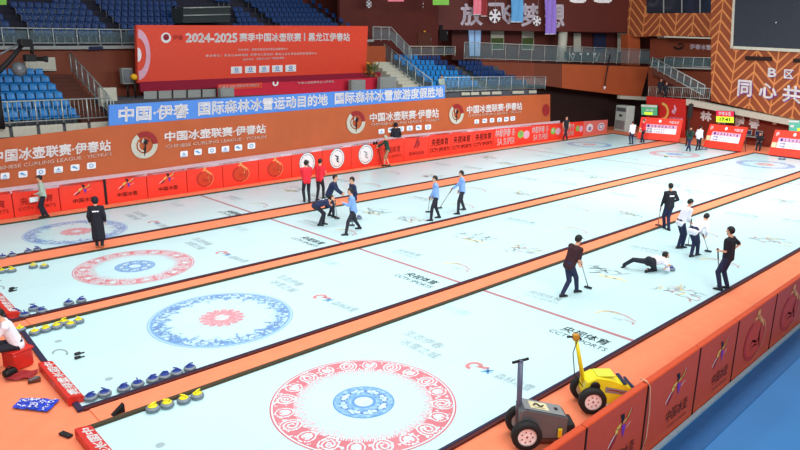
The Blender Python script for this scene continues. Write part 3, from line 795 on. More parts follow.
def ordw(i):
    if i < 20: return ORD[i]
    tens = ['twenty', 'thirty', 'forty', 'fifty'][(i+1)//10-2]; r = (i+1) % 10
    return ({'twenty': 'twentieth', 'thirty': 'thirtieth', 'forty': 'fortieth', 'fifty': 'fiftieth'}[tens] if r == 0 else tens+'-'+ORD[r-1])
RZS = math.atan(.036)
seat_sites = []
def seat_row(m, sl, d, z, row, block, group, k=1.0):
    for i, s in enumerate(sl): seat_sites.append((m, SL(s, d, z+.42*k), row, i, block, group, k))

# left lower block
NR = 6; D0 = 1.6; DP = .75
terrace('floor_terrace', -4, 4.05, D0, 3.3, NR, DP, .33, m_concrete, 2.0)
mb = MB(); rbox(mb, -4, 5.3, 1.45, 1.6, 2.0, 3.36); struct(mb.build('wall_front', m_concrete))
for i in range(8):
    s0 = -2.9+i*1.02; mb = MB(); rbox(mb, s0, s0+.88, 1.36, 1.45, 3.02, 3.42)
    tag(mb.build('fascia_panel', m_cream), ordw(i)+' pale panel from the left on the stand front under the blue seats', 'panel', 'pale panels under the blue seats')
for r in range(NR):
    seat_row(m_seat, [3.8-.385*i for i in range(12)], D0+DP*r+.36, 3.3+.33*r, r, 'lower left block, counting from the stair', 'blue seats of the lower left block', .84)
# stair right of it
def stair(name, s0, s1, d0, d1, z0, z1, n, m):
    mb = MB(); pts = [(d0, z0-.6)]
    for i in range(n): pts += [(d0+(d1-d0)*i/n, z0+(z1-z0)*(i+1)/n), (d0+(d1-d0)*(i+1)/n, z0+(z1-z0)*(i+1)/n)]
    pts += [(d1, z0-.6)]
    mb.loft([[SL(s0, d, z) for d, z in pts], [SL(s1, d, z) for d, z in pts]], sm=False)
    return mb.build(name, m)
tag(stair('staircase', 4.07, 5.3, 1.6, 6.3, 3.2, 5.35, 12, m_step), 'brown stair beside the lower left block of blue seats', 'stairs')
railing([SL(-4, 1.4, 3.44), SL(5.2, 1.4, 3.5)], .95, 'long steel front rail before the lower left blue seats', 9, panel=False, bars=True)
railing([SL(5.36, 1.5, 3.35), SL(5.36, 2.2, 3.7), SL(5.36, 6.2, 5.45)], .95, 'sloping glazed rail on the stair left of the red backdrop', 7)
# wall under the upper tier
UF = [(-4, 6.5), (5, 6.7), (10, 6.85), (25, 7.6), (31, 7.8)]
def uz(s):
    for (a, za), (b, zb) in zip(UF, UF[1:]):
        if s <= b: return za+(zb-za)*(s-a)/(b-a)
    return UF[-1][1]
mb = MB(); rings = []
for s in (-5, 0, 5, 10, 15, 20, 25.5):
    z = uz(s); rings.append([SL(s, 6.4, 2.0), SL(s, 6.4, z-.1), SL(s, 6.7, z-.1), SL(s, 6.7, 2.0)])
mb.loft(rings, sm=False); struct(mb.build('wall_left', m_wallbrown))
mb = MB(); rings = []
for s in (-5, 0, 5, 10, 15, 20, 25.5):
    z = uz(s); rings.append([SL(s, 5.9, z-.16), SL(s, 5.9, z), SL(s, 6.8, z), SL(s, 6.8, z-.16)])
mb.loft(rings, sm=False); struct(mb.build('floor_gallery', m_grey))
mb = MB(); rbox(mb, 5.45, 25.5, 1.6, 6.38, 2.0, 4.23); struct(mb.build('floor_stage', m_concrete))
# small blue sign and orange wall block below the gallery, left
mb = MB(); mb.slab(wq(PL, [(89, 46.5), (103, 46.2), (103, 49.5), (89, 50)], 5.86), LN*.04); tag(mb.build('wall_sign', m_npants), 'tiny dark blue sign under the gallery rail at left', 'sign')
# upper tier seats, with the wedge aisles, drawn where the photo shows them
UD = 6.9; UDP = .8; UR = .36; UN = 9
for s_a in range(-5, 26, 5):
    b = s_a+5 if s_a < 20 else 25.4
mb = MB(); rings = []
for s in (-5, 0, 5, 10, 15, 20, 25.5):
    z = uz(s); pts = [(UD, z-.1)]
    for r in range(UN+2): pts += [(UD+r*UDP, z+.12+UR*r), (UD+(r+1)*UDP, z+.12+UR*r)]
    pts += [(UD+(UN+2)*UDP, z-.1)]; rings.append([SL(s, d, zz) for d, zz in pts])
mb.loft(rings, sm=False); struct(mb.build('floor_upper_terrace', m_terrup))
mb = MB(); rings = []
for s in (-5, 5, 15, 25.5): rings.append([SL(s, UD+(UN+2)*UDP, 6), SL(s, UD+(UN+2)*UDP, 16), SL(s, UD+(UN+2)*UDP+.2, 16), SL(s, UD+(UN+2)*UDP+.2, 6)])
mb.loft(rings, sm=False); struct(mb.build('wall_upper', m_walldark))
AIS = [(3.5, 4.1), (8.3, 8.9), (18.4, 19.0), (24.4, 24.9)]
for r in range(UN):
    k = 0; sl = []
    s = .2
    while s < 27:
        if not any(a-.15 < s < b+.15 for a, b in AIS) and s < 25.3: sl.append(s)
        s += .385
    d = UD+UDP*r+.42
    for s in sl:
        z = uz(s)+.12+UR*r
        p = SL(s, d, z+.36); q = p-CP; px = 400+FPX*q.dot(RT)/q.dot(FW); py = 225-FPX*(q+V((0, 0, .4))).dot(UP)/q.dot(FW)
        if py < -4 or px < -8: continue
        if 140 < px < 366 and py > 26: continue        # fully behind the backdrop
        if 176 < px < 236 and 0 < py < 26: continue      # the dark exit well
        seat_sites.append((m_seat_dim, p, r, k, 'upper tier, counting from the left', 'dimmed blue seats of the upper tier', .84)); k += 1
railing([SL(-4, 5.95, uz(-4)), SL(1.2, 5.95, uz(1.2)), SL(8.3, 5.95, uz(8.3)), SL(24, 5.95, uz(24))], .78, 'long glazed gallery rail in front of the dimmed blue upper seats', 26)
# the exit well
q = wq(PL, [(183, 8), (230, 7), (230, 22), (183, 23)], 8.0)
o = empty('exit_well', q[3], 'dark stair exit opening among the dimmed blue seats above the backdrop', 'exit')
mb = MB(); mb.slab(q, LN*1.4); mb.build('opening', m_exit, o)
mb = MB(); mb.tube([q[0]-LN*.05, q[1]-LN*.05], .04, 6); mb.build('top_rail', m_rail, o)
mb = MB(); mb.tube([(q[0]+q[3])/2-LN*.05, (q[1]+q[2])/2-LN*.05], .04, 6); mb.build('middle_rail', m_rail, o)

# middle block right of the white stair wall
MS = 27.3
terrace('floor_terrace_middle', MS, 39.6, D0, 4.0, NR, DP, .36, m_concrete, 2.0)
mb = MB(); rbox(mb, MS-.3, 39.6, 1.42, 1.6, 2.0, 4.05); struct(mb.build('wall_front_middle', m_concrete))
for r in range(NR):
    seat_row(m_seat, [MS+.45+.52*i for i in range(10)], D0+DP*r+.36, 4.0+.36*r, r, 'middle block, counting from the stair', 'blue seats of the middle block')
for r in range(NR-1):
    seat_row(m_seat, [MS+6.9+.52*i for i in range(10-r)], D0+DP*r+.36, 4.0+.36*r, r, 'block right of the aisle', 'blue seats right of the dark aisle')
railing(wq(PL, [(443, 93), (500, 91), (545, 89.5)], 1.3), 1.05, 'long glazed rail in front of the middle blue seats', 8)
for i, (x0, w) in enumerate(((462, 8), (471.5, 7.5), (482, 8), (492.5, 9), (513, 11), (529.5, 7))):
    mb = MB(); mb.slab(wq(PL, [(x0, 92.6-.03*(x0-460)), (x0+w, 92.4-.03*(x0-460)), (x0+w, 95.2-.03*(x0-460)), (x0, 95.5-.03*(x0-460))], 1.25), LN*.06)
    tag(mb.build('fascia_panel', m_cream), ordw(i)+' pale panel from the left below the middle block rail', 'panel', 'pale panels below the middle rail')
o = tag(stair('staircase', 25.6, MS-.05, 1.6, 6.3, 3.6, 6.1, 12, m_cream), 'white-sided stair left of the middle blue seats', 'stairs')
railing([SL(26.9, 1.6, 3.9), SL(26.9, 6.3, 6.3)], 1.05, 'sloping glazed rail on the white-sided stair by the middle seats', 6)
railing(wq(PL, [(373, 41), (391, 41)], 6.0)+[PL(411, 62, 5.4)], .95, 'glazed rail turning down a stair right of the red backdrop', 5)
railing(wq(PL, [(409, 56.5), (455, 56)], 6.6), .75, 'grey panelled rail behind the top row of middle blue seats', 4, m=m_cream)
mb = MB(); mb.slab(wq(PL, [(366, 46), (386, 46), (386, 84), (366, 84)], 6.2), LN*.2); struct(mb.build('wall_bay', m_wallorange))
# dark wall behind middle seats
mb = MB(); mb.slab([SL(25.2, 9.2, 17), SL(36, 9.2, 17), SL(36, 9.2, 4), SL(25.2, 9.2, 4)], LN*.25); struct(mb.build('wall_back', m_walldark))
for i, (x0, y0, x1, y1, lab) in enumerate(((440, 25, 448, 41, 'black door leaf standing in the dark red wall'), (418, 33, 432, 46, 'dark brown low doorway in the dark red wall'))):
    q = wq(PL, [(x0, y0), (x1, y0), (x1, y1), (x0, y1)], 9.1); mb = MB(); mb.slab(q, LN*.08); o = mb.build('door_%d' % (i+1), m_black if i == 0 else m_step); struct(o, lab, 'door')
    mb = MB(); c = (q[1]+q[2])/2-LD*.15-LN*.03; mb.box(c, (.06, .06, .2)); mb.build('handle', m_metal, o)
mb = MB(); p = PL(424.5, 31.5, 9.0); mb.lathe([(.05, -.06), (.12, 0), (.05, .06)], p, 10); tag(mb.build('wall_lamp', m_amber), 'small warm wall lamp above the low doorway', 'lamp')

# ---------------------------------------------------------------- corner balcony
KD = PK.n; KX = V((KD.y, -KD.x, 0))
def kslab(name, pts, d, depth, m, st=True, lab=None, cat=None):
    mb = MB(); mb.slab(wq(PK, pts, d), KD*depth); o = mb.build(name, m)
    return struct(o) if st else tag(o, lab, cat)
kslab('wall_balcony', [(480, 59), (534, 62), (534, 85), (480, 80)], 0, .3, m_wallbrown)
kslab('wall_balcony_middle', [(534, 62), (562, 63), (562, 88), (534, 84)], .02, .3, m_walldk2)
kslab('wall_balcony_right', [(562, 63), (649, 66), (641, 97.5), (562, 88)], 0, .3, m_wallorange)
kslab('trim_3', [(620, 95.5), (649, 97), (649, 100.5), (620, 98.8)], -.06, .4, m_cream)
kslab('floor_balcony', [(470, 60), (651, 66), (651, 67), (470, 61)], 0, 4.5, m_dark)
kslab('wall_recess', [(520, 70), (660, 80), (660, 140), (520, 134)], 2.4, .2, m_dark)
kslab('wall_balcony_back', [(452, 20), (660, 20), (660, 70), (452, 66)], 4.2, .3, m_walldark)
kslab('wall_fascia', [(404, -40), (629, -40), (629, 32.5), (404, 29)], 1.0, .5, m_walldark)
railing(wq(PK, [(464, 59.5), (650, 65)], -.1), 1.42, 'glazed rail along the corner balcony', 15, t=.035)
mb = MB(); mb.slab([SL(24, 13, 18), SL(58, 13, 18), SL(58, 13, 2), SL(24, 13, 2)], LN*.2); struct(mb.build('wall_rear', m_walldark))
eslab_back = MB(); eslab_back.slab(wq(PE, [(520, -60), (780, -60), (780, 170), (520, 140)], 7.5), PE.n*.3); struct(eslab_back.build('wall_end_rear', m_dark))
# bright door, columns, doors at the balcony back
o = kslab('door_3', [(469, 30), (481, 30), (480, 56), (470, 56)], 3.9, .1, m_door); o['label'] = 'bright blue-white lit glass door on the corner balcony'; o['category'] = 'door'
mb = MB(); q = wq(PK, [(474.5, 30), (475.2, 30), (475.2, 56), (474.5, 56)], 3.85); mb.slab(q, KD*.04); mb.build('mullion', m_mgrey, o)
for i, (x0, x1, y0, m, lab) in enumerate(((491, 504, 31, m_cream, 'pale notice panel with landscape right of the bright door'), (522, 534, 31, m_cream, 'pale notice panel with landscape left of the purple banner'))):
    mb = MB(); mb.slab(wq(PK, [(x0, y0), (x1, y0), (x1, 50), (x0, 50)], 4.0), KD*.08); o = tag(mb.build('notice_panel', m), lab, 'panel')
    mb = MB(); mb.slab(wq(PK, [(x0+.5, 38), (x1-.5, 38), (x1-.5, 49), (x0+.5, 49)], 3.95), KD*.04); mb.build('landscape_print', m_leaf, o)
for i, (px, lab) in enumerate(((561, 'round cream column standing on the corner balcony'), (659, 'round cream column beside the end stair'))):
    pl = PK; b = pl(px, 62, 1.8); t = pl(px, 30, 1.8); mb = MB(); mb.lathe([(.42, 0), (.42, (t-b).z)], b, 20); o = tag(mb.build('column', m_cream), lab, 'column')
    mb = MB(); mb.lathe([(.5, 0), (.5, .2)], b, 20); mb.build('base_ring', m_grey, o)
for i, (x0, x1, m, lab) in enumerate(((594, 606, m_npants, 'dark blue doorway with red frame at the balcony back'), (574, 581, m_cream, 'pale lit gap with white lamp at the balcony back'), (618, 627, m_cream, 'pale board leaning by the orange pillar'))):
    q = wq(PK, [(x0, 33), (x1, 33), (x1, 52), (x0, 52)], 3.9); mb = MB(); mb.slab(q, KD*.1); o = mb.build(['doorway', 'wall_lamp_panel', 'leaning_board'][i], m); tag(o, lab, ['door', 'panel', 'board'][i])
    if i == 0:
        mb = MB(); mb.slab([q[0]-KX*.2+V((0, 0, .15)), q[1]+KX*.2+V((0, 0, .15)), q[1]+KX*.2, q[0]-KX*.2], KD*.12); mb.build('lintel', m_darkred, o)
# big letters on the fascia
for ch, q, m in (('放', [(461, 4), (482, 4), (482, 25), (461, 25)], m_fade), ('飞', [(489, 3.5), (511, 3.5), (511, 23.5), (489, 23.5)], m_fade), ('梦', [(521, 4), (538, 4), (538, 26), (521, 26)], m_fade), ('想', [(545, 4), (564, 4), (564, 27), (545, 27)], m_fade)):
    mb = MB(); put_text(mb, ch, bil(wq(PK, q, .96)), bold=.03)
    tag(mb.build('wall_letter', m), 'large pale wall character reading '+{'放': 'fang (release)', '飞': 'fei (fly), behind a snowflake', '梦': 'meng (dream), beside the sky blue banner', '想': 'xiang (think), behind the violet banner'}[ch], 'letter')
for i, (x0, x1) in enumerate(((568, 588), (592, 614))):
    mb = MB(); S = bil(wq(PK, [(x0, -22), (x1, -22), (x1, 2.2), (x0, 2.2)], .96)); stroke(mb, S, [(.1, .9), (.1, .1), (.3, .04), (.8, .04), (.95, .2)], .14); stroke(mb, S, [(.45, .5), (.5, .05)], .12)
    tag(mb.build('wall_letter', m_letter), ['left', 'right'][i]+' white wall character cut by the top edge of the picture', 'letter')
def hang(x0, x1, y1, m, lab, d=.3, slant=0):
    o = empty('hanging_banner', PK((x0+x1)/2, y1, d), lab, 'banner', 'cloth banners hanging before the fascia'); n = 6; rings = []
    S = bil(wq(PK, [(x0, -30), (x1, -30), (x1+slant, y1), (x0+slant, y1)], d)); mb = MB()
    rings = [[S(u/8, 1-v/6)+KD*.08*math.sin(u*1.6+v) for u in range(9)] for v in range(7)]
    mb.loft(rings, False, False, closed=False); mb.build('cloth', m, o)
    mb = MB(); mb.tube([S(0, 0), S(1, 0)], .04, 6); mb.build('bottom_rod', m_white, o)
    return o
hang(473, 481, 14.5, m_pink, 'pale pink cloth banner before the first wall character')
hang(481, 487, 16, m_darkred, 'crimson cloth banner right of the pale pink one')
hang(511, 523, 22, m_sky, 'sky blue cloth banner between two wall characters')
hang(545, 556, 34, m_violet, 'tall violet cloth banner before the last wall character')
def snow(px, py, r, lab, pl=PK, d=.1):
    c = pl(px, py, d); sc = (c-CP).dot(FW)/FPX*r; o = empty('snowflake_ornament', c, lab, 'ornament', 'white snowflake ornaments'); mb = MB()
    n = pl.n; a = V((n.y, -n.x, 0)); b = V((0, 0, 1))
    S = lambda u, v: c+a*u*sc+b*v*sc
    for k in range(6):
        t = math.pi/3*k+math.pi/6; P = lambda r0, w: S(r0*math.cos(t)-w*math.sin(t), r0*math.sin(t)+w*math.cos(t))
        mb.poly([P(.0, -.13), P(.9, -.13), P(1, 0), P(.9, .13), P(.0, .13)]); mb.poly([P(.45, 0), P(.85, .36), P(.95, .26), P(.6, 0)]); mb.poly([P(.45, 0), P(.6, 0), P(.95, -.26), P(.85, -.36)])
    mb.build('flake', m_snow, o); mb = MB(); mb.tube([c+b*sc, c+b*(sc+2.2)], .012, 4); mb.build('cord', m_rail, o); return o
snow(417, 5, 7.5, 'white snowflake ornament hanging left of the green cloth'); snow(495, 16, 7, 'white snowflake ornament in front of the second wall character'); snow(369, 4, 4, 'small white snowflake ornament above the right end of the backdrop', PL, 8)
snow(537, 21, 5, 'small white snowflake ornament at the foot of the third wall character')
for x0, x1, y1, m, lab in ((433, 449, 5, m_lawn, 'green cloth banner cut by the top picture edge'), (388, 404, 1.5, m_pink, 'pink cloth banner cut by the top picture edge'), (0, 6.5, 4.8, m_lawn, 'bright green cloth at the top left picture corner')):
    mb = MB(); mb.slab(wq(PL, [(x0, -14), (x1, -14), (x1, y1), (x0, y1)], 5.2), LN*.03); tag(mb.build('hanging_cloth', m), lab, 'banner')
# pale screen upright behind the balcony rail, tables
q = wq(PK, [(566, 52), (600, 53), (600, 60), (566, 59)], 1.0); o = empty('display_stand', q[3], 'dark cross-braced stand with white lamps behind the corner balcony rail', 'stand')
mb = MB(); mb.slab(q, KD*.2); mb.build('table_skirt', m_black, o)
for k in range(4):
    mb = MB(); p = PK(573+k*7.4, 54, .8); mb.lathe([(.03, -.12), (.13, 0), (.03, .12)], p, 10); mb.build('lamp', m_white, o)
for k in (0, 1):
    mb = MB(); mb.tube([PK(569+k*24, 53, .7), PK(574+k*24, 62, .7)], .05, 6); mb.tube([PK(576+k*24, 53, .7), PK(571+k*24, 62, .7)], .05, 6); mb.build('brace', m_rail, o)
# thin dark boom hanging from the balcony
mb = MB(); mb.tube([PK(610, 55, -.25), PK(605.5, 80, -.3), PK(604.5, 88, -.3)], .06, 6); o = tag(mb.build('hanging_pole', m_black), 'thin black pole leaning from the balcony rail with pale tip', 'pole')
mb = MB(); mb.lathe([(.02, -.2), (.12, 0), (.02, .2)], PK(604.6, 87.5, -.3), 8); mb.build('tip', m_white, o)

# ---------------------------------------------------------------- end wall
EN = PE.n; EX = V((-EN.y, EN.x, 0))*-1
def eslab(name, pts, d, depth, m, st=True, lab=None, cat=None):
    mb = MB(); mb.slab(wq(PE, pts, d), EN*depth); o = mb.build(name, m)
    return struct(o) if st else tag(o, lab, cat)
def uv_wall(o, pl, x0):
    me = o.data; uv = me.uv_layers.new(name='wall'); ax = V((pl.n.y, -pl.n.x, 0)); off = WORG[o.name]
    for l in me.loops:
        p = me.vertices[l.vertex_index].co+off; uv.data[l.index].uv = ((p-x0).dot(ax), p.z)
CH0 = PE(735, 60)
for nm, pts, d in (('wall_end', [(711, -60), (860, -60), (860, 134), (711, 101)], 0), ('wall_end_band', [(627, 13.5), (713, 13), (713, 36.5), (627, 36)], 1.2), ('wall_end_pillar', [(627.5, -40), (645, -40), (645, 37), (627.5, 36)], 1.1), ('wall_end_top', [(645, -60), (719, -60), (719, -18), (645, -18)], 1.2)):
    o = eslab(nm, pts, d, .3, m_chev); uv_wall(o, PE, CH0)
kslab('wall_pillar', [(628, 34), (640, 34), (640, 66), (628, 66)], .6, 1.0, m_wallorange)
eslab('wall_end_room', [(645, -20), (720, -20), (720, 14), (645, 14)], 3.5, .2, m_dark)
for i in range(4):
    x0 = 646+i*18.2; q = wq(PE, [(x0, -18), (x0+17, -18), (x0+17, 13), (x0, 13)], 1.3); mb = MB(); mb.slab(q, EN*.04); o = struct(mb.build('window_%d' % (i+1), m_winglass))
    mb = MB(); mb.slab([q[1], q[1]+EX*.01+(q[1]-q[0])*.07, q[2]+(q[2]-q[3])*.07, q[2]], EN*.1); mb.build('window_frame', m_grey, o)
eslab('trim_4', [(664, 36), (714, 37.5), (714, 39), (664, 37.5)], .9, .3, m_cream)
eslab('wall_end_upper', [(650, 38), (713, 39), (713, 58), (650, 58)], 3.0, .2, m_wallbrown)
eslab('wall_end_middle', [(648, 66), (714, 68), (714, 100), (648, 96)], 1.6, .2, m_wallbrown)
eslab('floor_end_gallery', [(650, 66), (714, 68), (714, 69.5), (650, 67.5)], .6, 1.2, m_grey)
mb = MB(); S = bil(wq(PE, [(673, 41.5), (685, 41.5), (685, 50), (673, 50)], 2.9)); disc(mb, S, (.45, .45), .2, .45, 3.2, 6.2, 14); stroke(mb, S, [(.4, .5), (.6, .8), (.95, .5)], .2)
tag(mb.build('wall_emblem', m_dark), 'dark swirl emblem on the brown wall above the end gallery rail', 'emblem')
mb = MB(); put_text(mb, '伊春冰雪', bil(wq(PE, [(690, 44), (711, 45), (711, 50), (690, 49)], 2.9)), bold=.03); tag(mb.build('wall_lettering', m_fade), 'pale lettering on the brown wall beside the dark swirl emblem', 'letters')
railing(wq(PE, [(664, 66.5), (713, 68.5)], .7), .85, 'glazed rail of the end gallery left of the chevron wall', 5)
# end stair descending to the right
a = PE(652, 68, .3); b = PE(704, 97, .3)
mb = MB(); n = 14; pts = [a+(b-a)*0]; prof = []
for i in range(n):
    p = a+(b-a)*(i/n); q = a+(b-a)*((i+1)/n); prof += [V((p.x, p.y, p.z)), V((q.x, q.y, p.z))]
low = [V((p.x, p.y, p.z-.55)) for p in prof]
R0 = prof+low[::-1]; mb.loft([R0, [p+EN*1.2 for p in R0]], sm=False)
tag(mb.build('staircase', m_step), 'stair descending right in front of the end gallery', 'stairs')
railing([a-EN*.05, b-EN*.05], .95, 'pale sloping rail on the end stair', 8, t=.045)
railing(wq(PE, [(648, 97), (709, 100)], .2), .95, 'low barred rail at the foot of the end stair', 7, panel=False, bars=True)
eslab('trim_5', [(686, 99), (860, 133.5), (860, 139), (686, 105)], -.3, .6, m_cream)
eslab('wall_end_lower', [(686, 104), (860, 138), (860, 190), (686, 150)], 1.0, .3, m_wallred)
# big screen
q = wq(PE, [(737, -40), (860, -40), (860, 52), (733, 46)], -.25); mb = MB(); mb.slab(q, EN*.2); o = tag(mb.build('display_screen', m_lcd), 'huge dark display screen on the chevron wall at top right', 'screen')
mb = MB(); w = V((0, 0, .22)); mb.slab([q[3], q[2], q[2]-w, q[3]-w], EN*.2); mb.slab([q[0]-EX*.2, q[0], q[3], q[3]-EX*.2-w], EN*.2); mb.build('screen_frame', m_cream, o, org=WORG[o.name])
p = PE(776, 22.5, -.28); mb = MB(); mb.lathe([(.01, -.04), (.06, 0), (.01, .04)], p, 8); mb.build('status_light', m_white, o, org=WORG[o.name])
for i, (x0, x1, y0) in enumerate(((745, 771, 56), (793, 815, 58.5))):
    mb = MB(); mb.slab(wq(PE, [(x0, y0), (x1, y0+.8), (x1, y0+5), (x0, y0+4)], -.15), EN*.16); tag(mb.build('wall_vent', m_dark), ['dark slot vent under the left part of the big screen', 'dark slot vent cut by the right picture edge'][i], 'vent')
for ch, q, lab in (('B', [(768.5, 68), (776.5, 68.5), (776, 77), (768, 76.5)], 'white letter B on the chevron wall'), ('区', [(784.5, 69.5), (793.5, 70), (793, 78.5), (784, 78)], 'white character qu (zone) beside the letter B'),
                   ('同', [(738.5, 80), (751.5, 81), (751, 96.5), (737.5, 95.5)], 'large white character tong (same), first of three on the chevron wall'), ('心', [(759.5, 83), (776.5, 84), (776, 98.5), (759, 97.5)], 'large white character xin (heart), second of three on the chevron wall'),
                   ('共', [(783.5, 85), (801, 87), (800.5, 103.5), (782.5, 101)], 'large white character gong (together) at the right picture edge')):
    mb = MB(); Sx = bil(wq(PE, q, -.12)); put_text(mb, ch, Sx, bold=.025); o = tag(mb.build('wall_letter', m_letter), lab, 'letter')
    mb = MB(); Sx2 = bil(wq(PE, q, -.06)); put_text(mb, ch, lambda u, v: Sx2(u+.05, v-.05), bold=.03); mb.build('shadow_return', m_purple, o, org=WORG[o.name])
for ch, q, lab in (('林', [(701, 111), (711.5, 112), (711, 121.5), (700.5, 120)], 'white brush character lin (forest) on the lower end wall'), ('都', [(717.5, 113), (729, 114), (728.5, 124), (717, 123)], 'white brush character du (capital) behind the lit display'),
                   ('伊', [(734.5, 115), (744.5, 116), (744, 127), (734, 126)], 'white brush character yi right of the lit display'), ('春', [(749.5, 115.5), (759.5, 117), (759, 129), (749, 127.5)], 'white brush character chun (spring) above the seated person')):
    mb = MB(); put_text(mb, ch, bil(wq(PE, q, .95)), bold=.045); tag(mb.build('wall_letter', m_letter), lab, 'letter')
p = PE(775, 122.3, .98); mb = MB(); mb.lathe([(.02, 0), (.2, .03), (.2, .07), (.02, .12)], p, 12, axis=-EN); tag(mb.build('wall_lamp', m_white), 'small round white lamp on the lower end wall', 'lamp')
# red poster at the corner
q = wq(PE, [(646.5, 96), (686, 99.5), (684, 140), (646, 137)], -.1); mb = MB(); mb.slab(q, EN*.1); o = tag(mb.build('poster_board', m_posterred), 'tall red poster board at the far corner beside the stair', 'poster')
S = bil(q); S1 = lambda u, v: S(u, v)-EN*.03; mb = MB(); mb.mi = 0; disc(mb, S1, (.72, .68), 0, .05, n=10); stroke(mb, S1, [(.72, .62), (.76, .72), (.73, .84)], .06); put_text(mb, '冰雪伊春', S1, (.6, .46, .96, .54), .02); mb.mi = 1; disc(mb, S1, (.42, .66), .16, .22, -1.6, 1.6, 16, .8)
mb.build('poster_print', [m_lilac, m_gold], o, org=WORG[o.name])
# grey cabinet air conditioner
pb = G(616, 132.5); pt = PE(617, 101, 0)
o = empty('air_conditioner', (50.2, 21.4, -.012), 'tall grey cabinet air conditioner standing in the dark corner', 'air conditioner')
q0 = V((50.2, 21.4, -.012)); mb = MB(); mb.box(q0+V((0, 0, 1.2)), (.9, 1.6, 2.4), -.4, .06); mb.build('cabinet', m_acbody, o)
ca = V((math.cos(-.4), math.sin(-.4), 0)); cb = V((-ca.y, ca.x, 0)); cc = (-ca)
for zz, hh, mm, nm in ((2.02, .34, m_mgrey, 'outlet_grille'), (.62, .8, m_mgreylt, 'intake_grille'), (1.48, .22, m_lcd, 'control_panel')):
    mb = MB(); mb.box(q0+cc*.46+V((0, 0, zz)), (.06, 1.3 if nm != 'control_panel' else .4, hh), -.4, .02); mb.build(nm, mm, o)
# tilted scoreboards at the sheet ends
def scoreboard(q, lab):
    a = [V(p) for p in q]; n = (a[1]-a[0]).cross(a[3]-a[0]).normalized()
    if n.dot(FW) < 0: n = -n
    o = empty('scoreboard', (a[2]+a[3])/2, lab, 'scoreboard'); mb = MB(); mb.slab(a, n*.12); mb.build('board_panel', m_boardred, o)
    S0 = bil(a); S = lambda u, v: S0(u, v)-n*.03; S2 = lambda u, v: S0(u, v)-n*.05
    mb = MB(); mb.mi = 0; upoly(mb, S, [(.14, .3), (.9, .3), (.9, .54), (.14, .54)]); disc(mb, S, (.48, .86), 0, .07, asp=.5, n=12); put_text(mb, '中国冰壶', S, (.7, .78, .92, .9), .02); put_text(mb, '伊', S, (.05, .75, .13, .92), .02)
    mb.mi = 1; upoly(mb, S, [(.14, .54), (.9, .54), (.9, .7), (.14, .7)]); mb.mi = 2; upoly(mb, S2, [(.02, .3), (.13, .3), (.13, .5), (.02, .5)])
    mb.build('score_table', [m_white, m_lilac, m_goldpale], o)
    mb = MB()
    for k in range(8): put_text(mb, str(k+1), S2, (.2+k*.085, .57, .24+k*.085, .67), .02)
    put_text(mb, '伊春  0 1 0 2 0', S2, (.2, .44, .62, .51), .01); put_text(mb, '中国  1 0 2 0 1', S2, (.2, .33, .62, .4), .01); mb.build('score_digits', m_purple, o)
    for u in (.08, .92):
        f = S0(u, .9); g = S0(u, .02); mb = MB(); mb.tube([f+n*.1, V((f.x+n.x*.7, f.y+n.y*.7, .0))], .03, 6); mb.build('rear_leg', m_mgrey, o)
def sb_quad(g0, g1, h, tilt):
    """board standing on ground points g0,g1 (photo px), leaning back by tilt"""
    a, b = G(*g0), G(*g1); d = (b-a).normalized(); nn = V((-d.y, d.x, 0)); nn = nn if nn.dot(FW) > 0 else -nn
    t = nn*tilt+V((0, 0, h)); z = V((0, 0, .1)); return [a+t+z, b+t+z, b+z, a+z]
scoreboard(sb_quad((637, 139.5), (678.5, 143), 1.75, .5), 'tilted red scoreboard with white table, behind the red and white shirted pair')
scoreboard(sb_quad((703, 148), (740, 152.8), 1.72, .5), 'tilted red scoreboard with white table under the lime and pink display')
scoreboard(sb_quad((768, 155.8), (812, 161), 1.72, .5), 'tilted red scoreboard with white table, cut by the right picture edge')
def led(x0, y0, x1, y1, kind, lab, d):
    q = wq(PE, [(x0, y0), (x1, y0+.8), (x1, y1+.8), (x0, y1)], d); o = empty('score_display', q[3], lab, 'display'); mb = MB(); mb.slab([p+EN*.03 for p in q], EN*.12); mb.build('housing', m_black, o)
    S = bil(q); S2 = lambda u, v: S(u, v)-EN*.02; mb = MB()
    if kind == 0:
        mb.mi = 0; upoly(mb, S, [(0, .0), (1, .0), (1, 1), (0, 1)]); mb.mi = 1; upoly(mb, S2, [(.0, .78), (1, .78), (1, .96), (0, .96)]); upoly(mb, S2, [(.3, .4), (.48, .4), (.48, .55), (.3, .55)]); upoly(mb, S2, [(.56, .4), (.75, .4), (.75, .55), (.56, .55)]); mb.mi = 2; upoly(mb, S2, [(.2, .05), (.72, .05), (.72, .28), (.2, .28)]); mats = [m_green, m_white, m_lime]
    elif kind == 1:
        mb.mi = 0; upoly(mb, S, [(0, .5), (1, .5), (1, 1), (0, 1)]); mb.mi = 1; upoly(mb, S, [(0, 0), (1, 0), (1, .5), (0, .5)]); mb.mi = 2; put_text(mb, '伊春冰壶', S2, (.15, .62, .85, .92), .03); mb.mi = 3; put_text(mb, '17:41', S2, (.22, .12, .78, .4), .04); mats = [m_pinkd, m_lime, m_white, m_black]
    else:
        mb.mi = 0; upoly(mb, S, [(0, 0), (1, 0), (1, 1), (0, 1)]); mb.mi = 1; upoly(mb, S2, [(.0, .8), (.6, .8), (.6, .95), (0, .95)]); upoly(mb, S2, [(.1, .35), (.3, .35), (.3, .55), (.1, .55)]); mb.mi = 2; upoly(mb, S2, [(.5, .05), (1, .05), (1, .3), (.5, .3)]); mats = [m_teal, m_white, m_lime]
    mb.build('screen', mats, o)
    c = (q[2]+q[3])/2; mb = MB(); mb.tube([V((c.x, c.y, 0))+EN*.2, c+EN*.2+V((0, 0, .5))], .05, 6); mb.build('stand_pole', m_black, o)
led(641.3, 104.3, 657.3, 114.8, 0, 'green lit display above the far left scoreboard', -.8)
